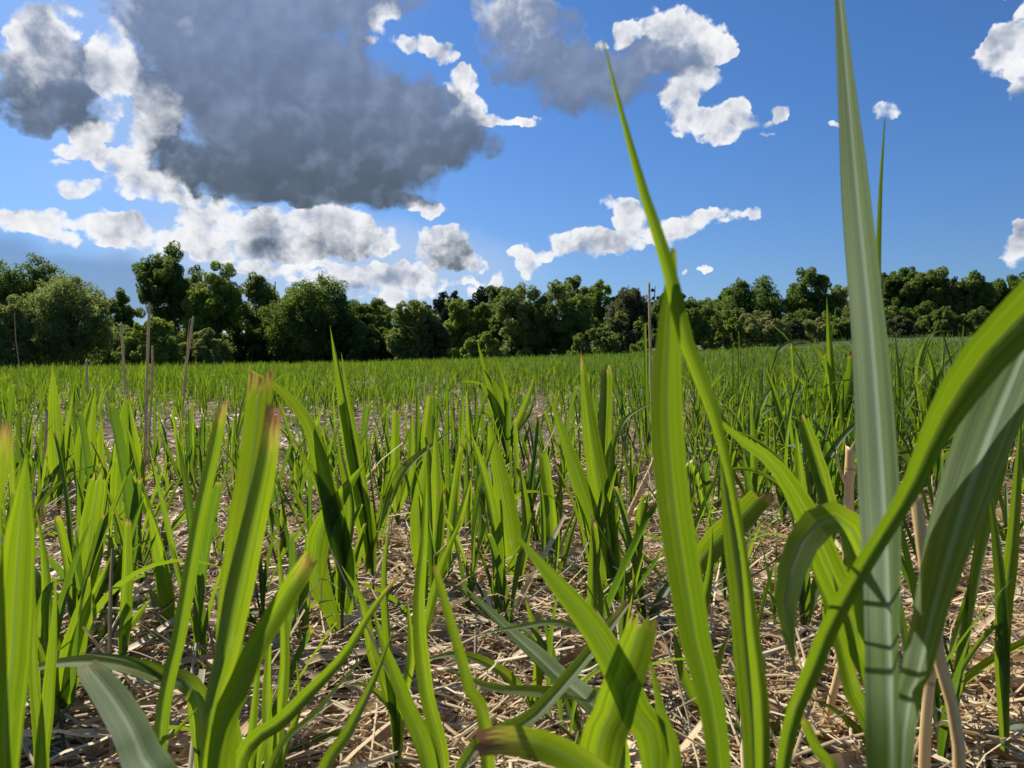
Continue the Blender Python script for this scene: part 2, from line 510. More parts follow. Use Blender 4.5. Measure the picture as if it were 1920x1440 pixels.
def stem_material():
    m, k, out = new_mat('grass_stem')
    u, v, ln = k.sep(k.attr('st', 'Vector'))
    n = k.noise(k.comb(k.m('MULTIPLY', u, 8.0), k.m('MULTIPLY', ln, 10.0), k.m('MULTIPLY', k.attr('rnd'), 31.0)), 1.0, 3.0)
    hgt = k.m('MULTIPLY_ADD', k.m('SUBTRACT', n, 0.5), 0.10, ln)
    c = k.mix(k.step(hgt, 0.02, 0.13), (0.085, 0.030, 0.024), (0.075, 0.120, 0.028))
    c = k.mix(k.m('MULTIPLY', k.step(n, 0.5, 0.7), 0.5), c, (0.16, 0.11, 0.055))
    b = k.node('ShaderNodeBsdfPrincipled', Roughness=0.5)
    k.put(b.inputs['Base Color'], c)
    k.l.new(b.outputs[0], out.inputs[0])
    return m


def straw_material():
    m, k, out = new_mat('straw')
    u, v, ln = k.sep(k.attr('st', 'Vector'))
    rnd = k.attr('rnd')
    n = k.noise(k.comb(k.m('MULTIPLY', u, 6.0), k.m('MULTIPLY', ln, 9.0), k.m('MULTIPLY', rnd, 91.0)), 1.0, 3.0, 0.6)
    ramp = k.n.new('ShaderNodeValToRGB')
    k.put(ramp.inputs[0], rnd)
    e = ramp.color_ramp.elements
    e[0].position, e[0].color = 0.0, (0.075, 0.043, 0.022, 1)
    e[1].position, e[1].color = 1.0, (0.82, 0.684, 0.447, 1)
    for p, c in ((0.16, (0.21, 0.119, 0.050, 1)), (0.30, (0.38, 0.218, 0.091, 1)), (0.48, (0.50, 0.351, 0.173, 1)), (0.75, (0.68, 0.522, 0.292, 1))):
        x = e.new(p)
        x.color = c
    c = k.mix(k.m('MULTIPLY', k.step(n, 0.45, 0.72), 0.55), ramp.outputs[0], (0.20, 0.13, 0.075))
    c = k.mix(k.m('MULTIPLY', k.step(n, 0.42, 0.25), 0.35), c, (0.70, 0.58, 0.38))
    di = k.node('ShaderNodeBsdfPrincipled', Roughness=0.5)
    di.inputs['Specular IOR Level'].default_value = 0.15
    k.put(di.inputs['Base Color'], c)
    tr = k.node('ShaderNodeBsdfTranslucent', Color=c)
    mx = k.n.new('ShaderNodeMixShader')
    mx.inputs[0].default_value = 0.15
    k.l.new(di.outputs[0], mx.inputs[1])
    k.l.new(tr.outputs[0], mx.inputs[2])
    k.l.new(mx.outputs[0], out.inputs[0])
    return m


def stalk_material():
    m, k, out = new_mat('dry_cane')
    u, v, ln = k.sep(k.attr('st', 'Vector'))
    rnd = k.attr('rnd')
    n = k.noise(k.comb(k.m('MULTIPLY', u, 9.0), k.m('MULTIPLY', ln, 7.0), k.m('MULTIPLY', rnd, 57.0)), 1.0, 4.0, 0.6)
    node_ = k.step(k.m('ABSOLUTE', k.m('SUBTRACT', k.m('FRACT', k.m('MULTIPLY_ADD', ln, 7.0, rnd)), 0.5)), 0.03, 0.0)
    c = k.mix(k.step(n, 0.3, 0.7), (0.62, 0.37, 0.14), (0.80, 0.56, 0.26))
    c = k.mix(k.m('MULTIPLY', k.step(rnd, 0.5, 1.0), 0.6), c, (0.60, 0.40, 0.22))
    c = k.mix(k.m('MULTIPLY', node_, 0.6), c, (0.20, 0.11, 0.06))
    c = k.mix(k.m('MULTIPLY', k.step(n, 0.62, 0.75), 0.5), c, (0.22, 0.13, 0.08))
    b = k.node('ShaderNodeBsdfPrincipled', Roughness=0.45)
    k.put(b.inputs['Base Color'], c)
    k.l.new(b.outputs[0], out.inputs[0])
    return m


def soil_material():
    m, k, out = new_mat('soil')
    pos = k.node('ShaderNodeNewGeometry').outputs['Position']
    n = k.noise(pos, 9.0, 8.0, 0.65)
    f = k.noise(pos, 130.0, 5.0, 0.7)
    c = k.mix(k.step(n, 0.35, 0.65), (0.055, 0.036, 0.022), (0.13, 0.088, 0.052))
    c = k.mix(k.step(f, 0.48, 0.68), c, (0.30, 0.22, 0.14))
    # rough pasture green far off, where the crop ends
    y = k.sep(pos)[1]
    c = k.mix(k.step(y, 12.0, 45.0), c, k.mix(k.step(f, 0.4, 0.6), (0.05, 0.075, 0.016), (0.10, 0.12, 0.03)))
    bump = k.node('ShaderNodeBump', Strength=0.8, Distance=0.02)
    k.put(bump.inputs['Height'], k.m('ADD', n, k.m('MULTIPLY', f, 0.3)))
    b = k.node('ShaderNodeBsdfPrincipled', Roughness=0.95, Normal=bump.outputs[0])
    k.put(b.inputs['Base Color'], c)
    k.l.new(b.outputs[0], out.inputs[0])
    return m


def crown_material(name, dk, lt, tr_c, tr_w=0.5):
    m, k, out = new_mat(name)
    rnd = k.attr('rnd')
    pos = k.node('ShaderNodeTexCoord').outputs['Object']
    n = k.noise(pos, 0.45, 2.0, 0.5)
    c = k.mix(k.m('MULTIPLY_ADD', rnd, 0.6, k.m('MULTIPLY', n, 0.45)), dk, lt)
    d = k.node('ShaderNodeBsdfPrincipled', Roughness=0.6)
    d.inputs['Specular IOR Level'].default_value = 0.12
    k.put(d.inputs['Base Color'], c)
    t = k.node('ShaderNodeBsdfTranslucent', Color=k.mix(0.5, c, tr_c))
    mx = k.n.new('ShaderNodeMixShader')
    mx.inputs[0].default_value = tr_w
    k.l.new(d.outputs[0], mx.inputs[1])
    k.l.new(t.outputs[0], mx.inputs[2])
    k.l.new(mx.outputs[0], out.inputs[0])
    return m


def bark_material(name, a, b_):
    m, k, out = new_mat(name)
    pos = k.node('ShaderNodeTexCoord').outputs['Object']
    n = k.noise(k.v('MULTIPLY', pos, (6.0, 6.0, 1.2)), 1.0, 5.0, 0.6)
    b = k.node('ShaderNodeBsdfPrincipled', Roughness=0.9)
    k.put(b.inputs['Base Color'], k.mix(k.step(n, 0.35, 0.65), a, b_))
    k.l.new(b.outputs[0], out.inputs[0])
    return m


LEAF, STEM, STRAW, STALK, SOIL = leaf_material(), stem_material(), straw_material(), stalk_material(), soil_material()
CROWNS = {
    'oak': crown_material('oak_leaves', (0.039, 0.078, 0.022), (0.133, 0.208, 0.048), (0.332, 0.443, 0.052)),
    'willow': crown_material('willow_leaves', (0.100, 0.147, 0.044), (0.283, 0.338, 0.110), (0.466, 0.528, 0.087)),
    'lime': crown_material('yellowish_leaves', (0.085, 0.139, 0.026), (0.265, 0.350, 0.062), (0.506, 0.595, 0.077)),
    'mid': crown_material('green_leaves', (0.066, 0.115, 0.026), (0.205, 0.277, 0.067), (0.431, 0.498, 0.078)),
    'pine': crown_material('dark_needles', (0.023, 0.048, 0.023), (0.069, 0.110, 0.045), (0.116, 0.145, 0.045), 0.2),
    'brown': crown_material('brownish_leaves', (0.070, 0.074, 0.028), (0.176, 0.171, 0.072), (0.235, 0.237, 0.072)),
    'pale': crown_material('pale_leaves', (0.159, 0.181, 0.060), (0.413, 0.422, 0.149), (0.508, 0.505, 0.122)),
}
BARK = bark_material('grey_bark', (0.05, 0.042, 0.032), (0.13, 0.11, 0.085))
PALEBARK = bark_material('pale_bark', (0.13, 0.11, 0.085), (0.27, 0.235, 0.19))


# ------------------------------------------------------------------ ground sheet
def build_ground():
    ys = np.concatenate([[-60, -20, -6, -2, -0.5], np.linspace(0, 9, 100), np.geomspace(9.2, 900, 70)])
    xs = np.concatenate([-np.geomspace(7, 900, 45)[::-1], np.linspace(-6.8, 6.8, 150), np.geomspace(7, 900, 45)])
    X, Y = np.meshgrid(xs, ys)
    V = np.stack([X, Y, gz(X, Y)], -1).reshape(-1, 3)
    n, m = len(ys), len(xs)
    i = np.arange(n - 1)[:, None] * m + np.arange(m - 1)[None]
    F = np.stack([i, i + 1, i + m + 1, i + m], -1).reshape(-1, 4)
    return tag(mesh('ground', V, F, SOIL), kind='structure')


build_ground()


# ------------------------------------------------------------------ straw mulch: pieces nobody could count
def wedge(n, y0, y1, half=0.88, pad=0.35, g=None):
    g = g or rng
    y = np.sqrt(g.uniform(y0 ** 2, y1 ** 2, n))
    x = g.uniform(-1, 1, n) * (y * half + pad)
    return x, y


def straw_pieces(n, y0, y1, L, W, S, K, lift, g):
    x, y = wedge(n, y0, y1, g=g)
    cl = np.sin(x * 3.1 + 1.3) * np.sin(y * 2.7) + np.sin(x * 7.3 + y * 5.1) * 0.6
    a = g.normal(0, 1.1, n) + cl * 0.9 + (g.random(n) < 0.3) * g.uniform(0, 6.28, n)
    ln = g.uniform(*L, n) * np.where(g.random(n) < 0.22, 1.7, 1.0)
    wd = g.uniform(*W, n) * np.where(g.random(n) < 0.17, g.uniform(1.5, 3.2, n), 1.0)
    tilt = g.normal(0, 0.13, n) + np.where(g.random(n) < 0.05, g.uniform(0.2, 0.7, n), 0)
    bend = g.normal(0, 0.55, n)
    h = g.random(n) ** 1.4 * lift + 0.002 + np.abs(np.sin(tilt)) * ln * 0.45
    t = np.linspace(-0.5, 0.5, S)
    aa = a[:, None] + bend[:, None] * t * 1.3
    d = np.stack([np.cos(aa) * np.cos(tilt)[:, None], np.sin(aa) * np.cos(tilt)[:, None], np.sin(tilt)[:, None] + g.normal(0, 0.10, (n, S))], -1)
    step = d * (ln / (S - 1))[:, None, None]
    C = np.cumsum(step, 1)
    C -= C.mean(1, keepdims=True)
    C += np.stack([x, y, gz(x, y) + h], -1)[:, None]
    C[..., 2] = np.maximum(C[..., 2], gz(C[..., 0], C[..., 1]) + 0.002)
    roll = g.normal(0, 0.6, n)[:, None] + g.normal(0, 0.4, n)[:, None] * t
    side0 = np.stack([-np.sin(aa), np.cos(aa), np.zeros_like(aa)], -1)
    up = unit(np.cross(d, side0))
    up = up * np.sign(up[..., 2:3] + 1e-9)
    side = side0 * np.cos(roll)[..., None] + up * np.sin(roll)[..., None]
    nr = -side0 * np.sin(roll)[..., None] + up * np.cos(roll)[..., None]
    Wd = wd[:, None] * (1 - 0.25 * np.abs(t * 2) ** 3) * np.ones((n, S))
    fold = np.where(wd > W[1], 0.25, -0.85)
    V, F, st = strip_geo(C, side, nr, Wd, fold, K)
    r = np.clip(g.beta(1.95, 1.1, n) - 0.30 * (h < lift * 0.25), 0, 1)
    return V, F, st, {'rnd': np.repeat(r, S * K)}


g = np.random.default_rng(3)
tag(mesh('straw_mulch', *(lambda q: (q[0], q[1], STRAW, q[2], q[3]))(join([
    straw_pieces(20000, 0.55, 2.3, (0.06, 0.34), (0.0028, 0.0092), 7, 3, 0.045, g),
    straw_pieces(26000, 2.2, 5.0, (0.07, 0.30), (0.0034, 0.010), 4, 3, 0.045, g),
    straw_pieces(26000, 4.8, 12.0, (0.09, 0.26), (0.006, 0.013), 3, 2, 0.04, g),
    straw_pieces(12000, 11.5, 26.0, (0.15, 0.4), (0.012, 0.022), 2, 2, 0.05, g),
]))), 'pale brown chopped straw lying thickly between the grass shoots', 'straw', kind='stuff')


# ------------------------------------------------------------------ leaf geometry for shoots
def leaf_curves(base, az, lean, bend, L, S, twist=None, g=None):
    """N leaves growing from base (N,3): lean from upright, bend more towards the tip -> C, side, normal (towards the stem)"""
    n = len(az)
    t = np.linspace(0, 1, S)
    th = lean[:, None] + bend[:, None] * t[None] ** 1.7
    d = np.stack([np.sin(th) * np.cos(az)[:, None], np.sin(th) * np.sin(az)[:, None], np.cos(th)], -1)
    step = d * (L / (S - 1))[:, None, None]
    C = np.concatenate([np.zeros((n, 1, 3)), np.cumsum(step[:, :-1], 1)], 1) + base[:, None]
    side0 = np.stack([-np.sin(az), np.cos(az), np.zeros(n)], -1)[:, None] * np.ones((1, S, 1))
    nr0 = np.cross(side0, d) * -1.0
    nr0 *= np.where((nr0 * np.array([0, 0, 1.0])).sum(-1, keepdims=True) + 1e-4 < 0, -1, 1)
    tw = (np.zeros(n) if twist is None else twist)[:, None] * t[None] ** 1.2
    side = side0 * np.cos(tw)[..., None] + nr0 * np.sin(tw)[..., None]
    nr = -side0 * np.sin(tw)[..., None] + nr0 * np.cos(tw)[..., None]
    return C, side, nr


def blade_width(w, cut, S):
    """(N,S) width along a blade; cut (N,) blunt end 0..1"""
    t = np.linspace(0, 1, S)[None]
    sharp = np.minimum(0.42 + 1.9 * t, 1.0) * np.clip(1 - np.clip((t - 0.45) / 0.55, 0, 1) ** 1.7, 0, 1)
    blunt = np.minimum(0.42 + 1.9 * t, 1.0) * (1 - 0.22 * np.clip((t - 0.4) / 0.6, 0, 1)) * np.where(t > 0.985, 0.72, 1.0)
    c = cut[:, None]
    return w[:, None] * (sharp * (1 - c) + blunt * c) + 0.0006


# ------------------------------------------------------------------ far crop: uncountable shoots as one sward
def sward(n, y0, y1, per, S, K, hgt, wid, g, keep):
    x, y = wedge(int(n * 1.15), y0, y1, 0.92, 0.8, g)
    ok = keep(x, y, g)
    x, y = x[ok], y[ok]
    n = len(x)
    x, y = np.repeat(x, per), np.repeat(y, per)
    sc = np.repeat(g.uniform(0.7, 1.15, n), per) * (1 + 0.30 * smooth(x / np.maximum(y, 1), 0.15, 0.6))
    m = n * per
    x = x + g.normal(0, 0.03, m)
    y = y + g.normal(0, 0.03, m)
    L = g.uniform(*hgt, m) * sc
    base = np.stack([x, y, gz(x, y) + g.uniform(0.0, 0.14, m) * (L > 0.2)], -1)
    az = g.uniform(0, 2 * np.pi, m)
    lean = np.abs(g.normal(0.10, 0.16, m))
    droop = g.random(m) < (0.12 + 0.35 * smooth(x / np.maximum(y, 1), 0.1, 0.5))
    bend = np.where(droop, g.uniform(0.8, 2.2, m), g.uniform(0.0, 0.45, m))
    C, sd_, nr = leaf_curves(base, az, lean, bend, L, S, g.normal(0, 0.9, m))
    W = blade_width(g.uniform(*wid, m), (g.random(m) < 0.35) * 0.9, S)
    V, F, st = strip_geo(C, sd_, nr, W, g.uniform(0.3, 0.95, m), K)
    k = S * K
    tip = np.where(g.random(m) < 0.4, g.uniform(0.2, 1.0, m), 0)
    rn = g.random(m)
    rn = np.where(g.random(m) < 0.35 + 0.15 * (y0 > 10), (np.floor(rn * 13) + 0.72 + 0.2 * g.random(m)) / 13.7, rn)
    return V, F, st, {'rnd': np.repeat(rn, k), 'tip': np.repeat(tip, k), 'glau': np.repeat((droop * g.uniform(.2, .9, m)), k)}


def clumped(lo):
    def f(x, y, g):
        v = np.sin(x * 1.9 + 0.8 * np.sin(y * 1.1)) * np.sin(y * 1.6 + 1.1 * np.sin(x * 0.9)) + 0.5 * np.sin(x * 4.7 + 2) * np.sin(y * 3.9) + 0.55 * np.sin(x * .55 + .8 * np.sin(y * .21)) * np.sin(y * .38 + 1)
        bare = ((x + 1.7) / 1.8) ** 2 + ((y - 6.0) / 1.5) ** 2 < 1
        bare |= ((x - 0.2) / 1.0) ** 2 + ((y - 5.0) / 0.7) ** 2 < 1
        return (g.random(len(x)) < np.clip(0.42 + 0.75 * v, lo, 1)) & ~(bare & (g.random(len(x)) < 0.8)) & (y < 80 + np.maximum(x, 0) * 0.5)
    return f


NEAR_END = 3.8
g = np.random.default_rng(8)
tag(mesh('grass', *(lambda q: (q[0], q[1], LEAF, q[2], q[3]))(join([
    sward(480, 3.4, 9.0, 8, 9, 5, (0.36, 0.64), (0.010, 0.019), g, lambda x, y, g: (x / y > 0.14 + 0.05 * np.sin(y * 3)) & (np.sin(x * 5.3 + 1) * np.sin(y * 4.4) > -0.15)),
    sward(700, NEAR_END - .1, 5.6, 5, 11, 5, (0.16, 0.36), (0.011, 0.024), g, clumped(0.12)),
    sward(2500, 5.5, 11.0, 5, 7, 3, (0.18, 0.38), (0.011, 0.021), g, clumped(0.12)),
    sward(8500, 10.5, 24.0, 5, 5, 3, (0.20, 0.46), (0.012, 0.024), g, clumped(0.15)),
    sward(17000, 23.0, 48.0, 4, 4, 2, (0.24, 0.48), (0.016, 0.032), g, clumped(0.3)),
    sward(24000, 46.0, 118.0, 4, 3, 2, (0.26, 0.55), (0.03, 0.055), g, clumped(0.42)),
]))), 'bright green grass crop covering the field back to the trees', 'grass', kind='stuff')


# ------------------------------------------------------------------ trees
def envelope(shape, g, K):
    """K clump centres in a unit crown: x, y in -1..1, z in 0..1, with clump radius"""
    out = []
    while len(out) < K:
        p = g.uniform(-1, 1, 3)
        z = (p[2] + 1) / 2
        if shape == 'round':
            r = math.sqrt(max(0, 1 - (2 * z - 1) ** 2)) ** 0.8 if z > 0.45 else 0.88 + 0.12 * z / 0.45
        elif shape == 'bush':
            r = math.sqrt(max(0, 1 - z ** 2)) ** 0.8
        elif shape == 'cone':
            r = (1 - z) * 0.95 + 0.05
        elif shape == 'tall':
            r = min(1.0, 0.55 + z * 0.9) * (max(0, 1 - z ** 3.2)) ** 0.5
        else:
            r = math.sin(min(1, z * 0.85 + 0.15) * math.pi) ** 0.6
        q = math.hypot(p[0], p[1])
        if q < r and (q > 0.35 * r or g.random() < 0.5):
            out.append((p[0], p[1], z))
    return np.array(out)


def build_tree(name, label, cat, group, px, top, base, half, d, kind, shape='round', trunk=0.18, leafage=1.0, lump=1.0, bark=None, bare=False, seed=0):
    g = np.random.default_rng(1000 + seed)
    x = (px - 960) / FPX * d
    y = d
    z0 = float(gz(x, y))
    zt = float(P(px, top, d / 1.0)[2])
    zb = min(z0, float(P(px, base, d)[2]))
    H, Rw = zt - zb, 1.12 * half / FPX * d
    root = empty(name, (x, y, zb))
    tag(root, label, cat, group)
    dep = Rw * 0.85
    z_lo = H * trunk
    K = int(np.clip(36 * lump * (Rw / 3.0) ** 0.7, 18, 80))
    E = envelope(shape, g, K)
    cr = g.uniform(0.16, 0.34, K) * min(Rw, H * 0.5) * (1.1 if shape != 'cone' else 0.7)
    ctr = np.stack([E[:, 0] * (Rw - cr * 0.55), E[:, 1] * (dep - cr * 0.4), z_lo + E[:, 2] * (H - z_lo - cr * 0.6)], -1)
    # sub-clumps on each clump, leaf sprays on each sub-clump
    M = 9
    dirs = unit(g.normal(0, 1, (K, M, 3)) + np.array([0, 0, 0.25]))
    sub = ctr[:, None] + dirs * cr[:, None, None] * g.uniform(0.55, 1.0, (K, M, 1))
    sr = (cr[:, None] * g.uniform(0.28, 0.52, (K, M)))
    sub, sr = sub.reshape(-1, 3), sr.reshape(-1)
    area = sr ** 2
    ls = 0.00132 * d if d > 60 else 0.1
    n = int(np.clip(leafage * 3.4 * 4 * area.sum() / (ls * ls) * 0.8, 4000, 52000))
    pick = g.choice(len(sub), n, p=area / area.sum())
    dv = unit(g.normal(0, 1, (n, 3)))
    pos = sub[pick] + dv * (sr[pick] * g.uniform(0.55, 1.12, n) ** 0.6)[:, None]
    pos[:, 2] = np.maximum(pos[:, 2], 0.05)
    nr = unit(dv * 0.6 + g.normal(0, 0.8, (n, 3)) + np.array([0, 0, 0.35]))
    a = unit(np.cross(nr, g.normal(0, 1, (n, 3))))
    b = np.cross(nr, a)
    l = ls * g.uniform(0.6, 1.5, n)
    wd = l * g.uniform(0.45, 0.8, n)
    V = np.stack([pos - a * l[:, None], pos - b * wd[:, None] + nr * (wd * .2)[:, None], pos + a * l[:, None], pos + b * wd[:, None] + nr * (wd * .2)[:, None]], 1).reshape(-1, 3)
    F = np.arange(4 * n).reshape(n, 4)
    clump_tone = g.normal(0, 0.12, len(sub))
    tone = np.clip(g.uniform(0.1, 0.9, n) * 0.7 + 0.15 + clump_tone[pick], 0, 1)
    mesh('crown', V, F, CROWNS[kind], attrs={'rnd': np.repeat(tone, 4)}, parent=root, smooth_=False)
    # trunk and limbs
    tr = max(0.10, 0.016 * H)
    parts = []
    wob = g.normal(0, 0.03 * H, (5, 2))
    ax = np.array([[wob[i, 0] * i / 5, wob[i, 1] * i / 5, H * 0.86 * i / 4] for i in range(5)])
    parts.append((*tube_geo(spline(ax, 12), np.linspace(tr * 1.25, tr * 0.25, 12), 8), {'rnd': 0.5}))
    limbs = g.choice(K, min(K, 26 if bare else 12), replace=False)
    for i in limbs:
        t0 = g.uniform(0.12, 0.6) if not bare else g.uniform(0.05, 0.5)
        s0 = np.array([np.interp(t0 * H, ax[:, 2], ax[:, j]) for j in range(3)])
        c = ctr[i]
        midp = (s0 + c) / 2 + np.array([0, 0, 0.12 * H * (0.6 if bare else 0.3)]) * (1 if c[2] < s0[2] + 0.4 * H else -0.5)
        parts.append((*tube_geo(spline([s0, midp, c], 8), np.linspace(tr * (0.42 if not bare else 0.5), tr * 0.1, 8), 5), {'rnd': 0.5}))
    V, F, st, at = join(parts)
    mesh('stems' if shape == 'bush' else 'trunk', V, F, bark or BARK, st, at, parent=root)
    return root


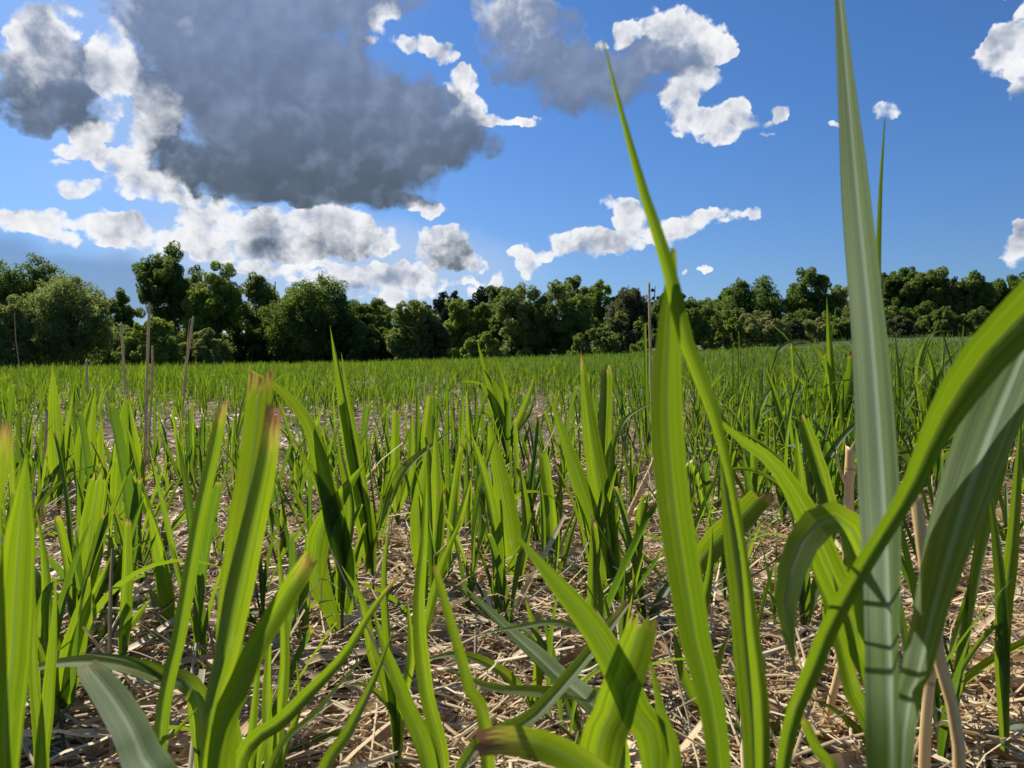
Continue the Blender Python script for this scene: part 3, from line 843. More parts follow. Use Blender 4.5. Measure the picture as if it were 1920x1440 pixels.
T = 'tree'
S_ = 'shrub'
GT, GS = 'trees along the far edge of the field', 'shrubs along the foot of the trees'
TREES = [
    # name, label, cat, px, top, base, half, d, leaves, shape, trunk, leafage, lump, bark, bare
    ('broadleaf_tree', 'dark twin-domed tree at the left edge, rising behind the pale willow', T, 62, 486, 684, 72, 104, 'oak', 'round', .15, 1.2, 1.2, None, 0),
    ('broadleaf_tree', 'very dark tree cut off by the left picture edge beyond the shrubs', T, -25, 510, 684, 60, 112, 'oak', 'round', .1, 1.1, 1, None, 0),
    ('willow_tree', 'broad feathery grey-green willow in front of the dark twin-domed tree', T, 135, 512, 686, 82, 88, 'willow', 'tall', .04, 1.2, 1.3, None, 0),
    ('leafy_shrub', 'tall light green shrub at the left edge with the thin dry stem before it', S_, 18, 556, 686, 62, 84, 'willow', 'bush', .0, 1.1, 1, None, 0),
    ('broadleaf_tree', 'small dark tree in the gap between the willow and the tallest tree', T, 225, 552, 684, 46, 118, 'mid', 'round', .1, 1, 1, None, 0),
    ('bare_limbed_tree', 'tallest tree of the left group with pale bare limbs showing through', T, 322, 463, 684, 62, 100, 'oak', 'tall', .34, .62, .9, PALEBARK, 1),
    ('broadleaf_tree', 'yellowish green tree against the right side of the tallest tree', T, 405, 486, 684, 52, 95, 'lime', 'tall', .1, 1, 1.2, None, 0),
    ('broadleaf_tree', 'open airy crowned tree between the yellowish tree and the dark oak', T, 432, 500, 684, 30, 103, 'mid', 'tall', .3, .6, 1, None, 0),
    ('broadleaf_tree', 'domed mid green tree just left of the broad dark oak', T, 512, 502, 684, 56, 101, 'mid', 'round', .06, 1.1, 1.2, None, 0),
    ('oak_tree', 'broad dark oak in the middle of the left tree group', T, 585, 514, 686, 74, 92, 'oak', 'round', .06, 1.35, 1.4, None, 0),
    ('broadleaf_tree', 'dark sloping tree leaning off the right side of the broad oak', T, 662, 548, 685, 52, 95, 'oak', 'round', .06, 1.0, 1.2, None, 0),
    ('broadleaf_tree', 'thin crowned tree with sky showing through, right end of left group', T, 705, 562, 684, 42, 103, 'mid', 'tall', .25, .6, 1, None, 0),
    ('broadleaf_tree', 'far small tree low in the dip of the tree line', T, 742, 572, 682, 38, 128, 'oak', 'round', .1, .9, 1, None, 0),
    ('round_tree', 'rounded light green tree with a brownish flank, standing at the field edge', T, 785, 560, 682, 50, 86, 'willow', 'round', .0, 1.2, 1.3, None, 0),
    ('leafy_shrub', 'brownish shrub against the right flank of the rounded light tree', S_, 812, 592, 682, 34, 85, 'brown', 'bush', .0, 1, 1, None, 0),
    ('broadleaf_tree', 'yellow green tree top right of the rounded light tree, under the dark pines', T, 872, 553, 680, 44, 104, 'lime', 'round', .08, 1, 1, None, 0),
    ('pine_tree', 'dark pine at the left end of the wooded ridge', T, 838, 548, 680, 40, 150, 'pine', 'round', .1, 1.2, 1, None, 0),
    ('pine_tree', 'dark flat topped pine beside the ridge end pine', T, 905, 540, 680, 44, 152, 'pine', 'round', .1, 1.2, 1, None, 0),
    ('leafy_shrub', 'rounded yellow green shrub alone before the dark tree foot at centre', S_, 898, 622, 682, 46, 80, 'lime', 'bush', .0, 1.2, 1, None, 0),
    ('broadleaf_tree', 'large light leaved tree left half of the central tree clump', T, 985, 536, 676, 52, 98, 'willow', 'round', .03, 1.2, 1.3, None, 0),
    ('broadleaf_tree', 'large tree right half of the central clump, greener than its neighbour', T, 1058, 531, 674, 56, 96, 'mid', 'round', .03, 1.2, 1.3, None, 0),
    ('broadleaf_tree', 'ridge tree with rounded top directly behind the central clump', T, 1085, 524, 672, 46, 138, 'mid', 'round', .1, 1, 1, None, 0),
    ('broadleaf_tree', 'low ridge tree peeping over the left of the central clump', T, 950, 533, 676, 46, 142, 'oak', 'round', .1, 1, 1, None, 0),
    ('broadleaf_tree', 'olive ridge tree left of the small spiky conifer tip', T, 1135, 526, 672, 42, 135, 'lime', 'round', .1, 1, 1, None, 0),
    ('broadleaf_tree', 'brown tinged dark tree left of the tall bright foreground blade', T, 1190, 534, 668, 52, 116, 'brown', 'tall', .04, 1.2, 1.2, None, 0),
    ('conifer_tree', 'small spiky conifer tip poking above the ridge', T, 1180, 512, 670, 17, 146, 'pine', 'cone', .1, 1, 1, None, 0),
    ('conifer_tree', 'second conifer tip, close beside the tall bright blade', T, 1227, 516, 668, 17, 146, 'pine', 'cone', .1, 1, 1, None, 0),
    ('broadleaf_tree', 'dark tree standing behind the tall bright foreground blade', T, 1262, 545, 666, 48, 126, 'oak', 'round', .05, 1, 1, None, 0),
    ('leafy_shrub', 'dark green shrub at the field edge below the brown tinged tree', S_, 1115, 616, 672, 50, 86, 'mid', 'bush', .0, 1.1, 1, None, 0),
    ('leafy_shrub', 'small dull brown shrub between the central clump and brown tinged tree', S_, 1165, 598, 670, 32, 92, 'brown', 'bush', .0, 1, 1, None, 0),
    ('broadleaf_tree', 'light green tree just right of the tall bright foreground blade', T, 1300, 570, 664, 42, 92, 'mid', 'round', .02, 1.1, 1, None, 0),
    ('broadleaf_tree', 'low far tree in the dip right of the tall bright blade', T, 1330, 548, 660, 54, 150, 'oak', 'round', .1, 1, 1, None, 0),
    ('oak_tree', 'wide dark oak left of the spreading tree, right half of picture', T, 1418, 522, 655, 62, 122, 'oak', 'round', .1, 1.25, 1.3, None, 0),
    ('broadleaf_tree', 'small dark tree joined to the left side of the wide dark oak', T, 1366, 548, 656, 36, 128, 'oak', 'round', .1, 1, 1, None, 0),
    ('broadleaf_tree', 'tall spreading tree between the wide oak and the airy poplars', T, 1520, 508, 655, 50, 124, 'mid', 'tall', .1, .85, 1.2, None, 0),
    ('poplar_tree', 'airy pale poplar with thin see-through crown, left one of two', T, 1563, 522, 652, 24, 130, 'willow', 'tall', .2, .45, 1, PALEBARK, 1),
    ('poplar_tree', 'airy pale poplar half hidden behind the tall grey-green blade', T, 1594, 524, 652, 24, 132, 'pale', 'tall', .2, .4, 1, PALEBARK, 1),
    ('broadleaf_tree', 'tall dark tree just right of the grey-green foreground blade', T, 1683, 493, 648, 46, 120, 'oak', 'tall', .1, 1.15, 1.2, None, 0),
    ('broadleaf_tree', 'tall many domed tree second right of the grey-green blade', T, 1742, 498, 648, 46, 116, 'mid', 'tall', .08, 1, 1.3, None, 0),
    ('broadleaf_tree', 'rounded green tree with stepped top left of the corner tree', T, 1815, 517, 646, 48, 114, 'mid', 'round', .05, 1.1, 1.3, None, 0),
    ('broadleaf_tree', 'dark tree at the right edge above the crossing bright leaf', T, 1888, 514, 646, 46, 118, 'oak', 'round', .08, 1.1, 1.2, None, 0),
    ('broadleaf_tree', 'tree cut off by the right edge of the picture', T, 1965, 520, 646, 50, 116, 'mid', 'round', .08, 1, 1.2, None, 0),
    ('leafy_shrub', 'bright green rounded shrub in front of the wide dark oak', S_, 1362, 597, 654, 36, 92, 'lime', 'bush', .0, 1.2, 1, None, 0),
    ('leafy_shrub', 'pale silvery shrub next to the bright green rounded one', S_, 1428, 584, 654, 46, 96, 'pale', 'bush', .0, 1.1, 1.1, None, 0),
    ('leafy_shrub', 'olive shrub right of the pale silvery shrub', S_, 1480, 598, 652, 34, 98, 'brown', 'bush', .0, 1, 1, None, 0),
    ('leafy_shrub', 'grey brown shrub beneath the tall spreading tree', S_, 1522, 592, 652, 36, 100, 'pale', 'bush', .0, 1, 1, None, 0),
    ('leafy_shrub', 'green shrub below the airy poplars', S_, 1582, 588, 650, 40, 100, 'mid', 'bush', .0, 1, 1, None, 0),
    ('leafy_shrub', 'dull shrub below the tall dark tree by the grey-green blade', S_, 1690, 586, 648, 46, 100, 'brown', 'bush', .0, 1, 1, None, 0),
    ('leafy_shrub', 'green shrub below the many domed tree', S_, 1760, 576, 646, 50, 98, 'mid', 'bush', .0, 1.1, 1, None, 0),
    ('leafy_shrub', 'dark shrub under the right hand edge trees', S_, 1850, 580, 646, 60, 98, 'mid', 'bush', .0, 1, 1, None, 0),
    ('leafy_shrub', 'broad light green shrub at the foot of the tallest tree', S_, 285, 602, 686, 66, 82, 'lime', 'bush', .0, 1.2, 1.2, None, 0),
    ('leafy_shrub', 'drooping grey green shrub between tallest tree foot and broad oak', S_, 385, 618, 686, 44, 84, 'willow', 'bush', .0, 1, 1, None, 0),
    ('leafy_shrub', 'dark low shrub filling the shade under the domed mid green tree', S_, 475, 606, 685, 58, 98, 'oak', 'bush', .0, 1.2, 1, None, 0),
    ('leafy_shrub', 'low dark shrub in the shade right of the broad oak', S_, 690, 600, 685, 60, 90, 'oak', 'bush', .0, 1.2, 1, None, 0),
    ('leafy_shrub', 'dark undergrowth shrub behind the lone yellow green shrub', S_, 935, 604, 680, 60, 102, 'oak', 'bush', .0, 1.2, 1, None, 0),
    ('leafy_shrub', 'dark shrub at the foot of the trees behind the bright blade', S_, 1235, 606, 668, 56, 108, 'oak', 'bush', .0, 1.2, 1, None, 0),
    ('leafy_shrub', 'low bright shrub at the field edge left of the bright blade', S_, 1200, 632, 670, 34, 84, 'lime', 'bush', .0, 1, 1, None, 0),
]
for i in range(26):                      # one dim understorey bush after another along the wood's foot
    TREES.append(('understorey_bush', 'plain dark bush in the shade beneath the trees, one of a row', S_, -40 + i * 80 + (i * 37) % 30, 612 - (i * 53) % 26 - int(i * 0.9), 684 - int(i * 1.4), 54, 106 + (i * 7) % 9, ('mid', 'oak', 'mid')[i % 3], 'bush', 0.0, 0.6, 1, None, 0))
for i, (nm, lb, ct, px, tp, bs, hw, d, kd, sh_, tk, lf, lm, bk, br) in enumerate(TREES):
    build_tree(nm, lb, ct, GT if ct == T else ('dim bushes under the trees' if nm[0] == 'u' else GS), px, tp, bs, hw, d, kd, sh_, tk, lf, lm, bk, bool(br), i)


# ------------------------------------------------------------------ shoots placed one by one
def on_ground(p):
    p = np.array(p, float)
    p[2] = float(gz(p[0], p[1]))
    return p


def rot_about(v, k, a):
    return v * math.cos(a) + np.cross(k, v) * math.sin(a) + k * (k * v).sum(-1, keepdims=True) * (1 - math.cos(a))


def one_leaf(root, org, pts, w, cut=0.0, tip=0.0, glau=0.0, fold=0.5, roll=0.0, face='cam', seed=0.5, S=34, K=9, twist=0.0, label=None, t0=0.0):
    """pts (m,3) world points from base to tip, w real width (number or list along the blade)"""
    C = spline(pts, S)
    Tn = unit(np.gradient(C, axis=0))
    if face == 'up':
        hint = np.array([0.0, -0.55, 1.0]) * np.ones_like(C)
    elif face == 'camup':
        hint = np.array([-0.35, -0.8, 0.45]) * np.ones_like(C)
    else:
        hint = unit(CAM - C)
    side = unit(np.cross(Tn, hint))
    nr = np.cross(side, Tn)
    a = R(roll) + R(twist) * np.linspace(0, 1, S)
    s2 = side * np.cos(a)[:, None] + nr * np.sin(a)[:, None]
    n2 = -side * np.sin(a)[:, None] + nr * np.cos(a)[:, None]
    if np.isscalar(w):
        W = blade_width(np.array([w]), np.array([cut]), S)
    else:
        W = np.interp(np.linspace(0, 1, S), np.linspace(t0, 1, len(w)), w)[None]
    t = np.linspace(0, 1, S)
    g = np.random.default_rng(int(seed * 9999))
    W = W * (1 + 0.03 * np.sin(t * 31 + seed * 40))
    fo = 1.25 * fold * (1.0 - 0.3 * t) if np.isscalar(fold) else np.interp(t, np.linspace(0, 1, len(fold)), fold)
    # gentle waviness so that no blade is ruler straight
    amp = 0.0012 + 0.02 * float(np.mean(W))
    C = C + n2 * (amp * np.sin(t * g.uniform(7, 13) + g.uniform(0, 6)))[:, None]
    V, F, st = strip_geo(C[None], s2[None], n2[None], W, np.asarray(fo)[None], K)
    if cut > 0.5:                                   # ragged torn end
        Vv = V.reshape(S, K, 3)
        d = Tn[-1] * (float(np.mean(W)) * 0.30)
        Vv[-1] += g.uniform(-1, 1, (K, 1)) * d
        Vv[-2] += g.uniform(-.2, .2, (K, 1)) * d
        V = Vv.reshape(-1, 3)
    o = mesh('leaf', V - org, F, LEAF, st, {'rnd': np.full(len(V), seed), 'tip': np.full(len(V), tip), 'glau': np.full(len(V), glau)}, parent=root)
    if label:
        o['label'] = label
    return o


hero_n = 0
taken = []


def hero(label, leaves, base=None, d=None, bx=None, stem=None, sr=0.0036, group='shoots standing out from the crop'):
    """leaves: (photo points base->tip, width px, options); base: photo point on the ground, or depth d and photo column bx below the frame"""
    global hero_n
    hero_n += 1
    if base is not None:
        G, d = ground_hit(*base)
        G = on_ground(G)
    else:
        G = on_ground(P(bx, 1440, d))
    taken.append(G[:2])
    root = empty('grass_shoot', G)
    tag(root, label, 'grass shoot', group)
    tops = []
    for j, (pts, w, o) in enumerate(leaves):
        o = dict(o)
        d0, d1 = o.pop('d', (d, d))
        m = len(pts)
        wp = [P(x, y, d0 + (d1 - d0) * i / (m - 1)) for i, (x, y) in enumerate(pts)]
        low = wp[0]
        if base is None:
            h0 = min(0.05 + 0.03 * j, max(0.03, (low[2] - G[2]) * 0.4))
            wp = [G + np.array([0.0, 0, h0]), *wp]
        else:
            h0 = (low[2] - G[2]) * (0.75 if m > 2 else 0.5)
            foot = G + (low - G) * 0.6
            wp = [foot, *wp]
        tops.append(wp[0] if base is None else low)
        dm = (d0 + d1) / 2
        width = [q * dm / FPX for q in w] if not np.isscalar(w) else w * dm / FPX
        sg = np.linalg.norm(np.diff(np.array(wp), axis=0), axis=1)
        one_leaf(root, G, wp, width, t0=sg[0] / sg.sum(), seed=(int(hero_n * 4.9 + j * 2.8) % 13 + 0.04 + 0.5 * ((hero_n * 0.377 + j * 0.41) % 1.0)) / 13.7, **o)
    top = max(tops, key=lambda q: q[2])
    pts = spline([G - np.array([0, 0, 0.01]), G * 0.5 + top * 0.5 + np.array([0.002, 0, 0]), top], 9)
    V, F, st = tube_geo(pts, np.linspace(sr, sr * 0.75, 9), 8)
    mesh('stem', V - G, F, STEM, st, {'rnd': np.full(len(V), (hero_n * 0.61) % 1)}, parent=root)
    return root


# the big blades at the front
hero('wide bright blade filling the left picture edge with a smaller brown-tipped one beside it', [
    ([(12, 1440), (22, 1250), (34, 1050), (50, 850)], [40, 66, 64, 50, 2], dict(fold=.3)),
    ([(-14, 1060), (2, 920), (12, 796)], 40, dict(cut=.55, tip=.5, fold=.3))], d=.44, bx=5)
hero('pair of narrow bright blades close to the left picture edge, one pink tipped', [
    ([(74, 1400), (63, 1250), (64, 1068)], 24, dict(tip=.5, fold=.6)),
    ([(78, 1440), (88, 1330), (99, 1200), (105, 1085)], 24, dict(fold=.3))], d=.78, bx=80)
hero('short shoot with one broad glowing blade, second plant in from the lower left', [
    ([(112, 1340), (135, 1230), (158, 1130), (169, 1078)], 44, dict(tip=.5, fold=.3)),
    ([(116, 1330), (150, 1180), (208, 1042)], 20, dict(fold=.4)),
    ([(112, 1330), (95, 1200), (88, 1060), (70, 962)], 26, dict(fold=.5, roll=30))], base=(112, 1402))
hero('shoot with a blunt glowing paddle-like blade in front of the left clump', [
    ([(158, 1120), (170, 1000), (186, 894)], 44, dict(cut=.9, tip=.3, fold=.25)),
    ([(156, 1140), (178, 1050), (220, 940), (251, 856)], 20, dict(fold=.7, roll=40)),
    ([(160, 1130), (190, 1020), (203, 925)], 14, dict(fold=.3))], base=(142, 1206))
hero('slender upright shoot with a pink blunt tip, alone on the straw at left', [
    ([(232, 1215), (238, 1100), (240, 974)], 22, dict(cut=.6, tip=.5, fold=.35)),
    ([(233, 1190), (255, 1158), (283, 1124)], 18, dict(fold=.4))], base=(228, 1325))
hero('low shoot whose blue-green leaf with white midrib arches flat to the left', [
    ([(372, 1314), (290, 1264), (200, 1242), (110, 1245), (38, 1264)], 42, dict(glau=1, face='up', fold=.3, cut=.4, tip=.4)),
    ([(372, 1320), (310, 1270), (250, 1240), (150, 1225)], 24, dict(fold=.3, face='up', tip=.4))], d=.88, bx=385)
hero('blurred blue-green blunt leaf leaning left at the bottom edge', [
    ([(312, 1600), (262, 1410), (220, 1325), (166, 1254)], 84, dict(glau=1, face='up', fold=.22, cut=.75, tip=.35, d=(.42, .53)))], d=.41, bx=318)
hero('tall half-folded dark blade with a torn pale tip, left of the widest blade', [
    ([(300, 1400), (338, 1180), (372, 980), (400, 850), (418, 758)], 48, dict(fold=-.95, cut=.8, tip=.45)),
    ([(292, 1440), (328, 1375), (370, 1328)], 22, dict(fold=.3))], d=.62, bx=290)
hero('widest blade of the left half with red-brown withered tip, and its two companions', [
    ([(385, 1480), (430, 1200), (472, 1000), (500, 870), (513, 768)], [32, 52, 80, 88, 80, 64, 42], dict(fold=-1.0, cut=.9, tip=.6, label='broad folded blade with red-brown tip')),
    ([(425, 1300), (455, 1000), (475, 850), (490, 703)], [40, 54, 56, 50, 46], dict(cut=1, tip=.35, fold=.2, d=(.50, .56))),
    ([(400, 1480), (460, 1260), (530, 1130), (582, 1045)], 56, dict(fold=.5, cut=.9, tip=.45))], d=.46, bx=390)
hero('narrow leaf slanting up right from the bottom, yellow at its tip', [
    ([(440, 1470), (540, 1340), (640, 1235), (700, 1140), (765, 1055)], 36, dict(fold=.5, tip=.9)),
    ([(500, 1460), (600, 1330), (660, 1260), (700, 1215)], 22, dict(glau=.8, fold=.4, face='up'))], d=.58, bx=430)
hero('dense clump shoot with one yellowing leaf arching left over its upright blades', [
    ([(640, 1060), (612, 910), (582, 800), (530, 735), (456, 687)], 36, dict(fold=.5, tip=.7, twist=20)),
    ([(650, 1080), (622, 950), (600, 850), (586, 795)], 44, dict(fold=.45)),
    ([(660, 1100), (630, 980), (590, 890), (556, 840)], 34, dict(fold=-.4)),
    ([(622, 1150), (594, 1080), (600, 1000), (640, 930), (684, 868)], 46, dict(fold=.35, tip=.15)),
    ([(640, 1090), (660, 960), (640, 860), (634, 800)], 28, dict(fold=.5, roll=35))], base=(640, 1235))
hero('dark spear-leaved shoot reaching up into the shaded trees left of centre', [
    ([(690, 1010), (665, 850), (640, 720), (618, 610)], 30, dict(fold=.7, roll=30)),
    ([(694, 1010), (680, 900), (656, 770), (640, 662)], 16, dict(fold=.4)),
    ([(684, 1020), (664, 890), (646, 800), (640, 752)], 26, dict(cut=.6, tip=.2, fold=.4)),
    ([(698, 1030), (690, 950), (660, 880)], 20, dict(fold=.4, glau=.3))], base=(704, 1150))
hero('dark green leaf slanting left from the bottom centre with a glaucous one crossing it', [
    ([(805, 1450), (757, 1320), (717, 1210), (700, 1138)], 46, dict(fold=-.5, roll=25)),
    ([(830, 1440), (800, 1300), (785, 1150), (795, 1010), (800, 880)], 34, dict(fold=-.6))], d=.74, bx=820)
hero('blurred narrow folded blade with a dark tip at bottom centre', [
    ([(915, 1440), (880, 1290), (846, 1170), (815, 1062)], 44, dict(fold=-.75, cut=.4, tip=.25))], d=.45, bx=930)
hero('blue-green flat leaf sloping down right across the centre straw', [
    ([(1150, 1380), (1040, 1262), (950, 1180), (864, 1094)], 42, dict(glau=1, face='up', fold=.35, tip=.15, d=(.78, 1.02))),
    ([(1140, 1330), (1020, 1300), (930, 1290), (830, 1252)], 34, dict(glau=.8, face='up', fold=.35)),
    ([(1160, 1240), (1060, 1170), (960, 1180), (880, 1195)], 22, dict(glau=.8, face='up', fold=.3))], d=.86, bx=1165)
hero('large glowing leaf curving up left from the bottom with a blunt folded one crossing it', [
    ([(1228, 1480), (1188, 1325), (1120, 1190), (1040, 1090), (962, 997)], [44, 62, 60, 48, 30, 1], dict(fold=.2)),
    ([(1120, 1490), (1150, 1330), (1180, 1240), (1207, 1160)], [64, 88, 86, 78, 56], dict(fold=.45, cut=.9, tip=.25, roll=-15)),
    ([(1262, 1490), (1238, 1330), (1216, 1222)], 46, dict(fold=.3))], d=.48, bx=1180)
hero('leaf lying across the bottom edge with a burnt brown and yellow end', [
    ([(1215, 1590), (1135, 1470), (1045, 1408), (960, 1388), (888, 1394)], [40, 48, 56, 58, 54, 42], dict(cut=1, tip=.8, fold=.25, face='up', roll=35))], d=.40, bx=1250)
hero('pale stiff leaf with a purple-brown tip slanting right across the bottom centre', [
    ([(850, 1480), (1000, 1345), (1090, 1245), (1177, 1133)], [20, 32, 32, 28, 18], dict(d=(.50, .64), glau=.9, cut=.5, tip=.5, fold=.5, face='up'))], d=.56, bx=840)
hero('tallest bright yellow-green blade right of centre with its fine curved companion', [
    ([(1352, 1500), (1300, 1180), (1264, 950), (1250, 780), (1254, 620), (1263, 466)], [44, 48, 54, 60, 66, 66, 62, 54, 38, 9], dict(fold=-.28, tip=.25, label='broad translucent upright blade')),
    ([(1428, 1500), (1408, 1150), (1376, 930), (1335, 765), (1290, 650), (1250, 490), (1210, 370), (1165, 210), (1130, 74)],
     [30, 36, 30, 16, 17, 30, 32, 22, 13, 2], dict(fold=.5, tip=.15, d=(.44, .40), label='long curved blade tapering to a point in the sky'))], d=.42, bx=1370)
hero('shoot with a leaf curling over in a hook, grey-green on its upper side', [
    ([(1668, 1400), (1642, 1200), (1614, 1030), (1562, 970), (1505, 1020), (1474, 1130), (1490, 1252)], [34, 52, 64, 68, 68, 62, 44, 3], dict(glau=.85, fold=.15, d=(.50, .41), face='camup', roll=0, label='hooked grey-green leaf')),
    ([(1660, 1400), (1602, 1180), (1548, 1050), (1505, 950), (1450, 868), (1390, 825), (1330, 772)], [30, 48, 58, 60, 54, 38, 20, 2], dict(fold=.3, d=(.52, .46), label='bright arching leaf')),
    ([(1650, 1440), (1600, 1300), (1560, 1150), (1500, 1010)], 46, dict(fold=-.5))], d=.52, bx=1680)
hero('tall ribbed grey-green blade rising out of the top of the picture', [
    ([(1672, 1490), (1670, 1200), (1662, 950), (1640, 650), (1608, 350), (1570, -30)], [56, 70, 92, 92, 90, 78, 54, 24], dict(glau=1, fold=[1.1, 1.0, .75, .3, .2, .2, .3], roll=42, tip=.1, d=(.30, .66)))], d=.31, bx=1690)
hero('thin pointed blade peeking out behind the right of the tall ribbed grey-green blade', [
    ([(1668, 1440), (1668, 1100), (1657, 800), (1646, 600), (1650, 380), (1659, 222)], [12, 18, 20, 18, 13, 9, 2], dict(fold=.15))], d=.82, bx=1668)
hero('bright leaf crossing in front of the grey-green blades towards the right edge', [
    ([(1462, 1500), (1530, 1240), (1602, 1090), (1700, 930), (1765, 790), (1850, 665), (1975, 540)], [30, 38, 42, 38, 35, 42, 68, 84], dict(fold=.45, d=(.46, .30)))], d=.46, bx=1450)
hero('very broad pale blue-green leaf with a white midrib at the right edge', [
    ([(1690, 1500), (1730, 1250), (1792, 1010), (1852, 820), (1905, 690), (1950, 590)], [34, 50, 66, 104, 130, 132, 112, 60], dict(glau=1, fold=.22, roll=38, d=(.34, .58)))], d=.36, bx=1680)
hero('thin two-leaved shoot standing by itself near the lower right edge', [
    ([(1884, 1400), (1880, 1200), (1900, 1000), (1916, 760)], 28, dict(fold=.5, glau=.3)),
    ([(1883, 1330), (1880, 1120), (1858, 940), (1838, 850)], 24, dict(fold=.4, twist=40))], d=1.02, bx=1886)
hero('narrow grey-green blade just right of the tallest bright blade', [
    ([(1415, 1480), (1400, 1250), (1378, 1050), (1352, 850)], [34, 48, 46, 34, 3], dict(glau=.7, fold=.5, roll=35))], d=.55, bx=1420)
hero('small folded dark shoot on bare straw between the bright blade and hooked leaf', [
    ([(1440, 1380), (1405, 1220), (1374, 1120), (1358, 1065)], 34, dict(fold=-.7)),
    ([(1440, 1390), (1470, 1350), (1500, 1290)], 20, dict(fold=.4, roll=40))], base=(1444, 1436))
hero('broken-off leaf with ragged yellow tip leaning right behind the bright blade', [
    ([(1290, 1090), (1330, 1030), (1380, 980), (1432, 925)], [26, 48, 54, 52, 42], dict(cut=.9, tip=.6, fold=.3))], base=(1270, 1200))

hero('bluish dark leaf leaning right at the bottom edge, under the slanting yellow-tipped leaf', [
    ([(600, 1480), (655, 1370), (700, 1280), (740, 1180)], 32, dict(glau=.7, fold=.4, roll=30))], d=.70, bx=580)

hero('narrow bright shoot hidden low behind the right edge of the widest blade', [
    ([(520, 1420), (534, 1250), (530, 1120), (520, 1000)], 24, dict(fold=.6)),
    ([(505, 1430), (500, 1300), (508, 1160)], 22, dict(fold=-.5)),
    ([(530, 1430), (560, 1330), (556, 1240)], 18, dict(fold=.4, roll=30))], d=.84, bx=515)
hero('three slim blades at the bottom edge between widest blade and slanting leaf', [
    ([(470, 1450), (478, 1320), (490, 1200)], 24, dict(fold=.5)),
    ([(455, 1450), (440, 1330), (452, 1210)], 20, dict(fold=-.6)),
    ([(482, 1450), (500, 1370), (512, 1290)], 18, dict(fold=.3))], d=.70, bx=468)
hero('dark slim shoot with crossing blades in the lower centre straw', [
    ([(742, 1330), (730, 1200), (722, 1080), (735, 960)], 26, dict(fold=.7, roll=35)),
    ([(738, 1330), (700, 1230), (680, 1130), (640, 1060)], 24, dict(fold=.5)),
    ([(746, 1340), (770, 1240), (764, 1120)], 22, dict(fold=-.6)),
    ([(744, 1350), (690, 1290), (640, 1285)], 22, dict(glau=.9, face='up'))], d=1.0, bx=744)
hero('low shoot with two flat blue-green leaves crossing the straw at lower centre', [
    ([(1000, 1330), (940, 1260), (860, 1230), (780, 1240)], 24, dict(glau=.8, face='up', fold=.4)),
    ([(1004, 1330), (1060, 1270), (1130, 1250), (1180, 1270)], 24, dict(glau=.7, face='up', fold=.4)),
    ([(1002, 1330), (1010, 1220), (985, 1120)], 22, dict(fold=.5))], base=(1002, 1400))
hero('small leaf with a brown torn end at the bottom, under the hooked leaf', [
    ([(1566, 1480), (1532, 1405), (1503, 1342)], 30, dict(fold=.5, cut=.7, tip=.4))], d=.66, bx=1575)
hero('half-hidden bright shoot on the right side of the tallest bright blade foot', [
    ([(1318, 1330), (1312, 1180), (1330, 1080), (1336, 990)], 24, dict(fold=.5)),
    ([(1322, 1330), (1350, 1240), (1372, 1180)], 22, dict(fold=.4, roll=40)),
    ([(1318, 1340), (1280, 1260), (1262, 1170)], 20, dict(fold=-.5))], base=(1320, 1392))

# shoots standing a step further off
hero('two-bladed bright shoot in the open middle, leaning slightly left', [
    ([(968, 1075), (950, 950), (916, 788)], 40, dict(fold=.25, tip=.2)),
    ([(974, 1080), (984, 980), (975, 866)], 24, dict(fold=-.5, roll=30))], base=(978, 1140))
hero('shoot with a dark red withered spike on its tallest blade, centre of picture', [
    ([(1160, 1120), (1130, 950), (1106, 800), (1089, 655)], 42, dict(fold=.4, tip=1.0, label='blade ending in a dark red spike')),
    ([(1152, 1120), (1095, 930), (1030, 742)], 36, dict(fold=.3)),
    ([(1140, 1120), (1130, 900), (1136, 690)], 38, dict(fold=-.5, cut=.8, tip=.35, roll=20)),
    ([(1150, 1000), (1140, 880), (1170, 790), (1240, 745)], 18, dict(glau=1, face='up', fold=.3))], base=(1152, 1172))
hero('blunt open-folded shoot between the leaning pair and red-spiked shoot', [
    ([(1038, 1060), (1030, 950), (1018, 848)], 34, dict(fold=-.7, cut=.8, tip=.1))], base=(1042, 1112))
hero('stiff folded shoot with brown tip just left of the tall grey-green blade', [
    ([(1566, 1010), (1542, 900), (1504, 780)], 42, dict(fold=-.7, cut=.7, tip=.4))], base=(1578, 1082))
hero('drooping-leaved shoot left of the tall grey-green blade with a spear above it', [
    ([(1562, 800), (1552, 700), (1512, 643), (1462, 655), (1440, 712)], 18, dict(fold=.3, face='up', glau=.5)),
    ([(1565, 800), (1558, 690), (1550, 556)], 14, dict(fold=.4)),
    ([(1572, 800), (1592, 720), (1596, 664)], 24, dict(cut=.6, tip=.6, fold=.3)),
    ([(1560, 810), (1530, 740), (1475, 690)], 14, dict(fold=.3, roll=30)),
    ([(1568, 810), (1600, 740), (1650, 690), (1680, 720)], 16, dict(glau=.8, face='up'))], base=(1568, 880))
hero('droopy dark clump right of the tall grey-green blade', [
    ([(1730, 800), (1720, 700), (1745, 630), (1790, 620)], 14, dict(glau=.9, face='up')),
    ([(1735, 800), (1750, 710), (1735, 640)], 14, dict(fold=.4)),
    ([(1725, 800), (1690, 720), (1700, 650)], 14, dict(fold=.4, roll=40)),
    ([(1740, 810), (1780, 740), (1820, 730), (1850, 770)], 16, dict(glau=.8, face='up')),
    ([(1728, 800), (1760, 700), (1800, 650)], 13, dict(fold=.3))], base=(1732, 890))
